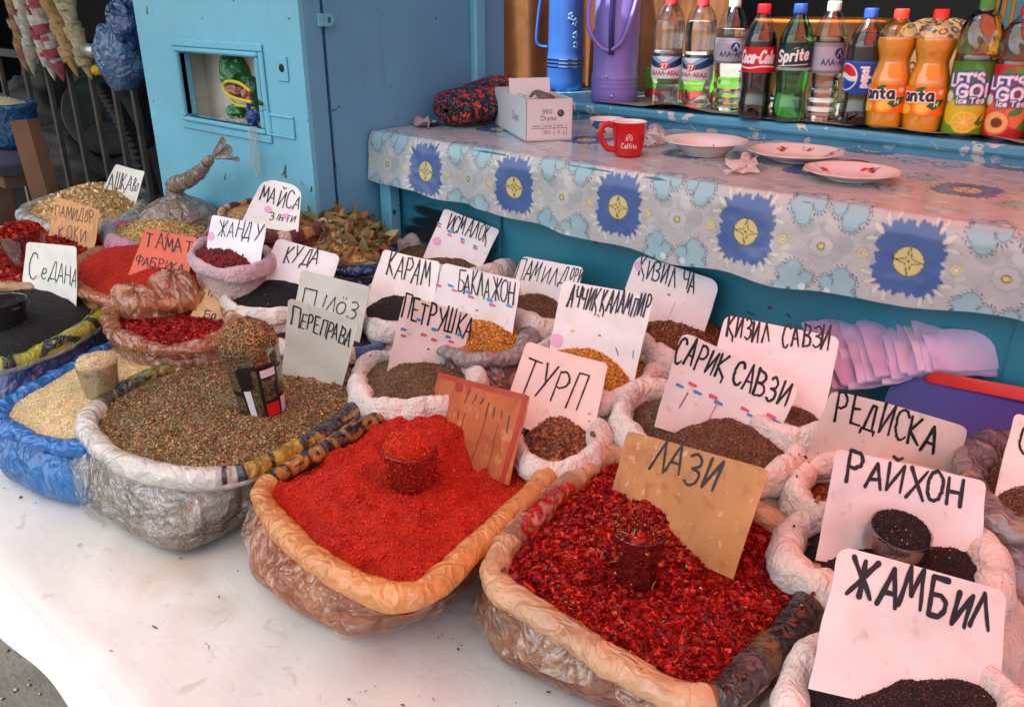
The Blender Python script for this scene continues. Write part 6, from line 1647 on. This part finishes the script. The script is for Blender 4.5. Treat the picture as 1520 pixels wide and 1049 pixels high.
# floral bundle
t = NT("floral_cloth")
def spots(scale, lo, hi, seed):
    v = t.n("TexVoronoi", i_Scale=scale, i_Vector=t.n("Mapping", i_Vector=t.mix(.05, t.coords(), t.n("TexNoise", i_Scale=60.0, i_Vector=t.coords()).outputs[1]), i_Location=(seed, seed * 2, seed * 3)).outputs[0]).outputs["Distance"]
    return t.ramp(v, [(lo, 1), (hi, 0)])
c = hx('#0f0e14')
c = t.mix(spots(90, .28, .34, 1.1), c, hx('#23563a')); c = t.mix(spots(75, .26, .32, 2.3), c, hx('#4a3a86')); c = t.mix(spots(62, .34, .40, 3.7), c, hx('#c42a26')); c = t.mix(spots(62, .10, .14, 3.7), c, hx('#e0663a')); c = t.mix(spots(110, .12, .16, 5.1), c, hx('#c9b4ac'))
flo = t.done(t.n("BsdfPrincipled", i_Base_Color=c, i_Roughness=.8, i_Normal=t.bump(t.noise(60, 3), .4, .003)).outputs[0])
c0, c1 = np.array([-1.515, 1.445, CZ]), np.array([-1.510, 1.66, CZ])
for c in (c0, c1): c[2] = CZ
ax = (c1 - c0); Lb = np.linalg.norm(ax) * 1.15; ax /= np.linalg.norm(ax); sd_ = np.cross(ax, ZZ)
G = np.zeros((44, 64, 3)); a = np.linspace(0, 2 * math.pi, 64, endpoint=False)
for i, q in enumerate(np.linspace(0, 1, 44)):
    en = min(1, (min(q, 1 - q) * 9) ** .5 + .12) if q > .02 else .12
    r = en * (1 + .16 * np.cos(2 * a + .6))
    hgt = .040 + .022 * q
    yy = sd_[None] * (.066 * r * np.cos(a))[:, None] + ZZ[None] * (hgt * r * np.sin(a))[:, None]
    G[i] = c0 + ax * Lb * q + ZZ * (hgt * .98) + yy
Gn = G + (G - G.mean(1, keepdims=True)) * (.5 * (fbm(G, 15, 3, 3) - .5))[..., None]
Gn[..., 2] = np.maximum(Gn[..., 2], CZ + .002)
fb_ = MB().grid(Gn, 0, cu=True)
for k in range(2):                                     # folded layers showing at the near end
    th = np.linspace(.2, 5.6, 40); rr = .036 - .010 * k - .002 * th
    sp = np.stack([c0 + ax * (.010 - .004 * k) + sd_ * (r * 1.25 * math.cos(q)) + ZZ * (.040 + r * .82 * math.sin(q)) for r, q in zip(rr, th)])
    fb_.tube(sp, .0075, 10)
tag(fb_.build("floral_bundle", flo), "rolled bundle of red and purple floral cloth against the kiosk door", "cloth bundle")
crumple("pink_rag", "small pale pink rag tucked under the floral bundle", "rag", [(614, 186), (640, 176), (652, 186), (632, 193)], CZ + .001, .05, '#a88a96', cot, 8)

# ---- behind the drinks
P = atY(1228, 60, 2.32); P[2] = 1.25
t = thing("plastic_basin", "large orange plastic basin standing behind the drink bottles", "basin", P)
MB().lathe([(0, .003), (.12, 0), (.125, .006), (.17, .185), (.190, .190), (.192, .198), (.172, .200), (.165, .19), (.12, .012), (0, .010)], P, 64).build("basin", M("orange_plastic", hx('#b8702a'), .35, trl=.1), t)
tt = NT("leopard_cloth")
v = tt.n("TexVoronoi", i_Scale=46.0, i_Vector=tt.coords()).outputs["Distance"]
c = tt.mix(tt.ramp(v, [(.22, 0), (.27, 1), (.42, 1), (.47, 0)]), hx('#7a5c36'), hx('#17120e'))
leo = tt.done(tt.n("BsdfPrincipled", i_Base_Color=c, i_Roughness=.85, i_Normal=tt.bump(tt.noise(30, 3), .4, .004)).outputs[0])
P = atY(1385, 120, 2.12); P[2] = 1.25
def lump(P, R, H, seed, amp=.35, n=40, sc_=9):
    a = np.linspace(0, 2 * math.pi, 56, endpoint=False); G = np.zeros((n, 56, 3))
    for i, q in enumerate(np.linspace(0, math.pi / 2, n)):
        G[i] = np.stack([R * math.cos(q) ** .6 * np.cos(a), R * math.cos(q) ** .6 * np.sin(a), np.full(56, H * math.sin(q))], 1)
    G[..., :3] *= (1 + amp * (fbm(G, sc_, seed, 3) - .5))[..., None]
    return G + P
tag(MB().grid(lump(P, .135, .20, 5, .5), 0, cu=True).build("leopard_scarf", leo), "heap of leopard print cloth behind the orange sodas", "scarf")
a_, b_ = atY(958, 158, 2.03), atY(1110, 165, 2.03)
t = thing("carton", "green and white carton with a red base behind the water bottles", "carton", (a_[0] + .05, 2.05, SZ))
MB().box((a_[0], 2.02, SZ + .02), (b_[0], 2.14, SZ + .075), ch=.003).build("green_side", M("green_board", hx('#6cb52c'), .5), t, smooth=False)
MB().box((a_[0], 2.02, SZ + .0), (b_[0], 2.14, SZ + .0195), ch=.002).build("red_base", M("red_board", hx('#b8342c'), .5), t, smooth=False)
MB().box((a_[0] + .02, 2.03, SZ + .0755), (b_[0] - .02, 2.13, SZ + .105), ch=.003).build("white_lid", M("white_board", hx('#c8c8c4'), .5), t, smooth=False)
for x, y1 in ((1484, 70), (1496, 95), (1474, 50)):
    q0, q1 = atY(x + 14, -30, 2.4), atY(x - 18, y1, 2.4)
    tag(MB().tube(catmull([q0, (q0 + q1) / 2 + [.01, 0, -.02], q1], 20, False), .0055, 8).build("yellow_rope", M("yellow_cord_fibre", hx('#b89a3c'), .8, (200, .5))), "yellow twisted cords hanging before the pale blue board", "cord", "yellow cords hanging on the right")

# ---- pink paper bags and the folder on the back of the table
t_m = M("pink_paper", None, .65, (14, .25), trl=.15, bdist=.004)
cols = ['#d8bedd', '#cfb2d6', '#deccdf', '#d2b9d8']
Zp = .985
for k in range(13):
    f = k / 12
    zf = .952 + .0032 * k
    Rk = np.random.default_rng(400 + k).normal(0, 1, 8)
    p0 = at(1236 + 150 * f, 574 - 22 * f, zf); p1 = at(1196 + 175 * f + 7 * Rk[0], 486 - 18 * math.sin(f * 3.0) + 4 * Rk[1], zf + .045)
    p2 = at(1330 + 192 * f + 7 * Rk[2], 476 + 40 * f ** 1.6 + 4 * Rk[3], zf + .045); p3 = at(1372 + 146 * f + 6 * Rk[4], 562 - 14 * f + 2 * Rk[5], zf)
    n1_, n2_ = 22, 16
    u, v = np.meshgrid(np.linspace(0, 1, n1_), np.linspace(0, 1, n2_)); u, v = u[..., None], v[..., None]
    G = p0 * (1 - u) * (1 - v) + p3 * u * (1 - v) + p2 * u * v + p1 * (1 - u) * v
    G[..., 2] += .007 * np.clip(u[..., 0] - .55, 0, 1) ** 2 * (1 + math.sin(k * 2.3)) * 3 + (.026 * (fbm(G, 17, 40 + k, 2) - .5) + .010 * np.abs(fbm(G, 34, 60 + k, 2) - .5)) + .006 * np.sin(np.pi * v[..., 0])
    G[..., 1] += .006 * (fbm(G[:, :1], 60, 90 + k, 2) - .5) * v[..., 0]
    mb = MB().grid(G, 0, hx(cols[k % 4])); G2 = G - ZZ * .0032
    mb.grid(G2, 0, hx(cols[k % 4]) * .92, flip=True)
    b = np.concatenate([np.arange(n1_), np.arange(1, n2_) * n1_ + n1_ - 1, n1_ * (n2_ - 1) + np.arange(n1_ - 2, -1, -1), np.arange(n2_ - 2, 0, -1) * n1_])
    mb.grid(np.stack([G.reshape(-1, 3)[b], G2.reshape(-1, 3)[b]]), 0, hx(cols[k % 4]) * .85, cu=True)
    tag(mb.build("paper_bag", t_m), "folded pink paper bag in the fanned bundle behind the cards", "paper bag", "fanned bundle of pink paper bags")
t = thing("card_folder", "dark blue folder with a bright red inner cover lying on the sacks", "folder", at(1420, 610, .955))
def slab(name, px4, zs, th, col):
    Q = [at(x, y, z) for (x, y), z in zip(px4, zs)]
    u, v = np.meshgrid(np.linspace(0, 1, 12), np.linspace(0, 1, 10)); u, v = u[..., None], v[..., None]
    G = Q[0] * (1 - u) * (1 - v) + Q[1] * u * (1 - v) + Q[2] * u * v + Q[3] * (1 - u) * v
    G[..., 2] += .004 * np.sin(u[..., 0] * 3)
    mb = MB().grid(G); mb.grid(G - ZZ * th, flip=True)
    b = np.concatenate([np.arange(12), np.arange(1, 10) * 12 + 11, 12 * 9 + np.arange(10, -1, -1), np.arange(8, 0, -1) * 12])
    mb.grid(np.stack([G.reshape(-1, 3)[b], (G - ZZ * th).reshape(-1, 3)[b]]), cu=True)
    return mb.build(name, M("cover_" + col[1:], hx(col), .45, (30, .08)), t)
slab("blue_cover", [(1328, 555), (1560, 600), (1500, 690), (1300, 628)], (.972, .972, .90, .90), .004, '#20247a')
slab("red_cover", [(1372, 564), (1388, 552), (1590, 588), (1570, 604)], (.974, .990, .990, .974), .002, '#c8281c')

# ---- in the hatch: bundled green cloth and strings
def blob(mb, P, r, seed, amp, col=(1, 1, 1), sx=(1, 1, 1), mi=0):
    a = np.linspace(0, 2 * math.pi, 40, endpoint=False); q = np.linspace(0.02, math.pi - .02, 28)
    D = np.stack([np.sin(q)[:, None] * np.cos(a), np.sin(q)[:, None] * np.sin(a), np.repeat(np.cos(q)[:, None], 40, 1)], -1)
    k = 1 + amp * (fbm(D, 2.2, seed, 3) - .5) * 2
    return mb.grid(D * (k * r)[..., None] * np.array(sx) + P, mi, col, cu=True)
gc = film("green_sack_cloth", 1.0, .4, .15, .8)
t = thing("green_bundle", "green cloth bundle with yellow trim stuffed into the kiosk hatch", "cloth bundle", atY(350, 150, KY + .06))
mb = MB(); blob(mb, atY(352, 115, KY + .075), .052, 3, .30, hx('#1c7a34'), (.85, .7, 1.0)); blob(mb, atY(338, 105, KY + .06), .034, 5, .3, hx('#1f8a38'), (.7, .6, 1.1)); blob(mb, atY(352, 166, KY + .055), .030, 7, .25, hx('#1c7a34'), (1.05, .8, .62)); blob(mb, atY(376, 140, KY + .08), .034, 8, .3, hx('#166a2e'), (.6, .6, 1.2))
mb.build("green_cloth", gc, t)
mb = MB(); blob(mb, atY(347, 133, KY + .035), .028, 11, .35, hx('#a85a3a'), (1.2, .55, .62)); blob(mb, atY(366, 142, KY + .03), .018, 12, .4, hx('#b86a48'), (1, .6, .9)); mb.build("orange_lining", gc, t)
tr = lambda pts, r=.0042: MB().tube(catmull([atY(x, y, KY + d) for x, y, d in pts], 40, False), r, 10, 0).build("yellow_trim", M("yellow_trim", hx('#cdbb22'), .6), t)
tr([(331, 128, .026), (338, 121, .020), (356, 124, .016), (372, 136, .014)]); tr([(331, 128, .026), (338, 140, .020), (352, 147, .014), (374, 152, .012)]); tr([(344, 150, .026), (352, 156, .022), (366, 158, .020), (378, 162, .02)])
mb = MB(); blob(mb, atY(376, 176, KY + .008), .018, 15, .4, hx('#2456a8'), (.8, .9, 1.1)); blob(mb, atY(372, 160, KY + .02), .012, 16, .4, hx('#2c5eb0'), (.8, .9, 1.3))
tag(mb.build("blue_bag_scrap", f_blue), "scrap of blue plastic bag hanging over the hatch edge", "plastic bag")
mb = MB()
for k in range(9):
    x0 = 368 + 1.6 * k; q = [atY(x0, 188, KY - .012), atY(x0 + rng.normal(1, 2), 210, KY - .014), atY(x0 + rng.normal(4, 2), 235, KY - .012), atY(x0 + rng.normal(6, 4), 255 + rng.normal(0, 8), KY - .012)]
    mb.tube(catmull(q, 18, False), .0007, 5, 0)
tag(mb.build("frayed_string", M("white_thread", hx('#c8c6bc'), .8)), "white frayed threads trailing from the hatch down the blue panel", "string")
mb = MB()
for k in range(26):
    x0 = 330 + 30 * rng.uniform(); q0 = atY(x0, 172 + 5 * rng.uniform(), KY + .014); mb.tube([q0, q0 + rng.normal(0, .007, 3) * [1, .4, 1] - [0, .006, .004]], .0007, 5)
tag(mb.build("white_fringe", M("white_thread"), kind="stuff"), "short white fringe along the bottom of the hatch under the green bundle", "fringe")

# ================================================================ DARK CORNER ON THE LEFT
dk = M("shade_dark_wall", hx('#26221e'), .9, (12, .5), (3, .4))  # dark colour stands in for the shade of this corner
tag(MB().box((-9, 3.1, 0), (-2.0, 3.2, 3.0)).build("back_wall", dk), "wall behind the railing at the left, darkened in colour for shade", "wall")
tag(MB().box((-9.1, -.2, 0), (-9.0, 3.1, 3.0)).build("side_wall", dk), "side wall beyond the railing, darkened in colour for shade", "wall")
t = thing("shade_roof", "unseen dark board roof added to shade the corner behind the railing", "roof", (-5, 2.1, 2.3)); MB().box((-9, .45, 2.3), (-2.75, 3.2, 2.34)).build("shade_board", dk, t)  # roof out of view, put in to keep the sun off the corner
RY = 1.38
t = thing("iron_railing", "rusty dark iron railing with thin upright bars left of the kiosk", "railing", (-3.6, RY, 0))
irn = M("rusty_iron", hx('#4a433c'), .7, (60, .4), (8, .35), metal=.2, dirt=(18, .56, '#5e4632', .1))
z0 = atY(75, 84, RY)[2]
MB().box((-4.9, RY - .012, z0 - .020), (-2.4, RY + .012, z0 + .012), ch=.003).build("top_rail", irn, t, smooth=False)
MB().box((-4.9, RY - .012, .42), (-2.4, RY + .012, .45), ch=.003).build("bottom_rail", irn, t, smooth=False)
for xp in (-36, 0, 36, 68, 100, 132, 164, 192):
    x = atY(xp, 98, RY)[0]; MB().box((x - .011, RY - .009, .4502), (x + .011, RY + .009, z0 - .0202), ch=.002).build("bar", irn, t, smooth=False)
# strings of nested newspaper cones hanging over the rail
news_m = M("newsprint", None, .8, trl=.1)
def cone_stack(x0, y0, x1, y1, tones, seed):
    Rn = np.random.default_rng(seed); a_, b_ = atY(x0, y0, RY - .07), atY(x1, y1, RY - .045)
    t = thing("paper_cone_stack", "", "paper cones", b_)
    n = 17; d = b_ - a_; L = np.linalg.norm(d); d = d / L
    u = np.cross(d, ZZ); u /= np.linalg.norm(u); w = np.cross(u, d)
    an = np.linspace(0, 2 * math.pi, 18, endpoint=False)
    for k in range(n):
        q0 = k / n * .82; p = a_ + d * L * q0 + Rn.normal(0, .003, 3); ln = L * .11 if k < n - 1 else L * .24
        r = .027 + .003 * Rn.normal(); G = np.zeros((5, 18, 3))
        for i, f in enumerate(np.linspace(0, 1, 5)):
            G[i] = p + d * ln * f + (u * np.cos(an)[:, None] + w * np.sin(an)[:, None]) * (r * ((1 - .16 * f) if k < n - 1 else (1 - f) ** .8) + .0012) * (1 + .10 * np.cos(an * 2 + k)[:, None])
        c_ = hx(tones[k % len(tones)]) * np.ones((5, 18, 3)); tx = Rn.uniform(size=(5, 18)) < .20
        c_[tx] *= .55
        MB().grid(G, 0, c_, cu=True).build("paper_cone", news_m, t)
    return t
TN = ['#d0c7b6', '#bfb9a8', '#d8ccb6', '#b4b8ac', '#c8b294']
for k, (q, tn, lb) in enumerate((((18, -10, 42, 105), ['#a87a5a', '#b08a6a', '#8a5a4a'], "stack of brownish paper cones, leftmost on the railing"), ((30, -15, 52, 112), TN, "stack of grey newspaper cones, second from the left on the railing"),
     ((44, -20, 80, 120), TN[1:] + ['#a83a44'], "stack of newspaper cones with red print in the middle of the railing"), ((52, -8, 94, 120), ['#b8aa98', '#a84a54', '#c0b6a4'], "stack of pale newspaper cones with pink print by the brown stack"),
     ((62, -25, 118, 114), ['#b08a58', '#a8824e', '#b8946a'], "stack of plain tan paper cones on the railing"), ((92, -12, 136, 118), ['#b5a27c', '#a89a78', '#c0b08a'], "stack of yellowish paper cones, rightmost on the railing"))):
    o = cone_stack(*q, tn, 50 + k); o["label"] = lb; o["group"] = "stacks of paper cones on the railing"
# hanging blue bag and a bottle
t = thing("hanging_bag", "blue plastic bag tied to the railing beside the kiosk edge", "plastic bag", atY(180, 100, RY - .08))
P = atY(178, 84, RY - .08); mb = MB(); blob(mb, P, .105, 21, .22, hx('#5a7ea8'), (.95, .7, 1.0)); mb.build("pale_bag", film("pale_blue_film", .9, .25, .3, .9), t)
P = atY(185, 40, RY - .07); mb = MB(); blob(mb, P, .085, 23, .35, hx('#1c4a80'), (.85, .6, 1.15)); mb.build("blue_bag", film("navy_film", .97, .25, .3, .9), t)
tag(MB().tube([atY(124, 74, RY - .05), atY(150, 77, RY - .06)], [.022, .024], 20, 0, hx('#b0aeac')).build("tin_can", M("tin", hx('#b8b6b2'), .35, (30, .2), metal=.8)), "small tin lying on the railing beside the blue bag", "tin")
mb = MB(); blob(mb, atY(145, 104, RY - .03), .026, 25, .3, hx('#c8a414'), (1, .8, .7)); tag(mb.build("yellow_cloth", M("yellow_cloth", None, .8)), "small yellow rag under the hanging blue bag", "rag")
# dark scrap behind the rail
scr = M("dark_scrap", hx('#35322d'), .75, (10, .6), (4, .5), dirt=(7, .52, '#211e1a', .15), bdist=.02)  # base colour darkened to stand in for the shade behind the rail
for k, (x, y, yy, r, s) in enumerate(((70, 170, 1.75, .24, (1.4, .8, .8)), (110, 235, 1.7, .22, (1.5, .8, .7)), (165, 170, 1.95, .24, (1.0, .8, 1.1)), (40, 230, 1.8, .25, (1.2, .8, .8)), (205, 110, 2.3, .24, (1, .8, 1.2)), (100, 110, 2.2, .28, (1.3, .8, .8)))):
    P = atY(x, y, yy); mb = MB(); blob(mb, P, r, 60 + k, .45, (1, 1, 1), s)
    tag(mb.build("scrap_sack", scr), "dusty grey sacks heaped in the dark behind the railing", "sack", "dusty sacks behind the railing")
stl = M("worn_steel", hx('#57544c'), .45, (20, .3), (6, .4), metal=.6)
for x, y, R, lb in ((150, 175, .17, "upper worn steel disc behind the railing"), (165, 225, .13, "lower worn steel disc behind the railing")):
    P = atY(x, y, 1.62)
    Mx = [[.3, 0, .95], [0, 1, 0], [-.95, 0, .3]]
    tag(MB().lathe([(.02, 0), (R * .6, .012), (R, .03), (R + .003, .033), (R, .037), (R * .6, .02), (.02, .008)], P, 48, M=Mx).build("steel_disc", stl), lb, "steel disc")
t = thing("tread_belt", "dark toothed rubber belt leaning behind the railing by the kiosk", "belt", atY(200, 200, 1.55))
pth = catmull([atY(150, 128, 1.6), atY(178, 170, 1.58), atY(205, 225, 1.56), atY(225, 290, 1.55)], 40, False)
rb = M("dark_rubber", hx('#1e1b19'), .7, (30, .4))
mb = MB().tube(pth, .035, 8, flat=.4)
for p, q in zip(pth[::2][:-1], pth[::2][1:]):
    mb.tube([p - [.045, .02, 0], p + [.045, -.02, 0.006]], .010, 6)
mb.build("belt", rb, t)
# left edge: blue seed bag on a wooden stand
P = atY(2, 165, 1.0)
t = thing("seed_bag", "blue crinkled bag of white seeds at the upper left edge", "spice sack", P)
MB().lathe(catmull([(.02, -.12), (.075, -.11), (.10, -.05), (.105, .0), (.112, .018), (.10, .028), (.086, .018)], 40, False), P, 64, 0, hx('#1d5f92'), wob=lambda G: G * (1 + .12 * (fbm(G, 14, 4, 3) - .5))[..., None]).build("bag", f_blue, t)
mb = MB().lathe([(.0, .045), (.05, .035), (.09, .012)], P, 40, 0, hx('#b8a88a')); pp = np.c_[rng.normal(0, .04, (900, 2)), np.zeros(900)]; pp = pp[np.hypot(pp[:, 0], pp[:, 1]) < .09]; pp[:, 2] = .047 - .38 * np.hypot(pp[:, 0], pp[:, 1]); grains(mb, pp + P, SEED, (.006, .003, .0015), ['#d8ccb0', '#c8b894'], lie=.4)
mb.build("seeds", grain_m, t, kind="stuff")
t = thing("wooden_stand", "rough wooden stand draped with dark cloth under the blue seed bag", "stand", (P[0], P[1], 0))
wd = M("rough_plank", hx('#6b4a32'), .8, (40, .5), (5, .35))
p0, p1 = atY(36, 178, .97), atY(76, 320, .97)
dv = (p1 - p0) / np.linalg.norm(p1 - p0)
MB().tube([p0, p0 + dv * ((p0[2] - .76) / -dv[2]) * .99], .042, 4, flat=.5).build("plank", wd, t, smooth=False)
mb = MB(); blob(mb, P - ZZ * .155 + [.0, 0, 0], .12, 31, .2, hx('#3a3444'), (1.1, .9, .42)); mb.build("dark_cloth", M("dark_cloth", None, .9, (30, .4)), t)
MB().box((P[0] - .35, P[1] - .06, P[2] - .24), (P[0] + .06, P[1] + .10, P[2] - .20), ch=.004).build("shelf_board", wd, t, smooth=False)
MB().box((P[0] - .30, P[1] - .03, 0.0), (P[0] - .22, P[1] + .05, P[2] - .2405), ch=.004).build("leg", wd, t, smooth=False)
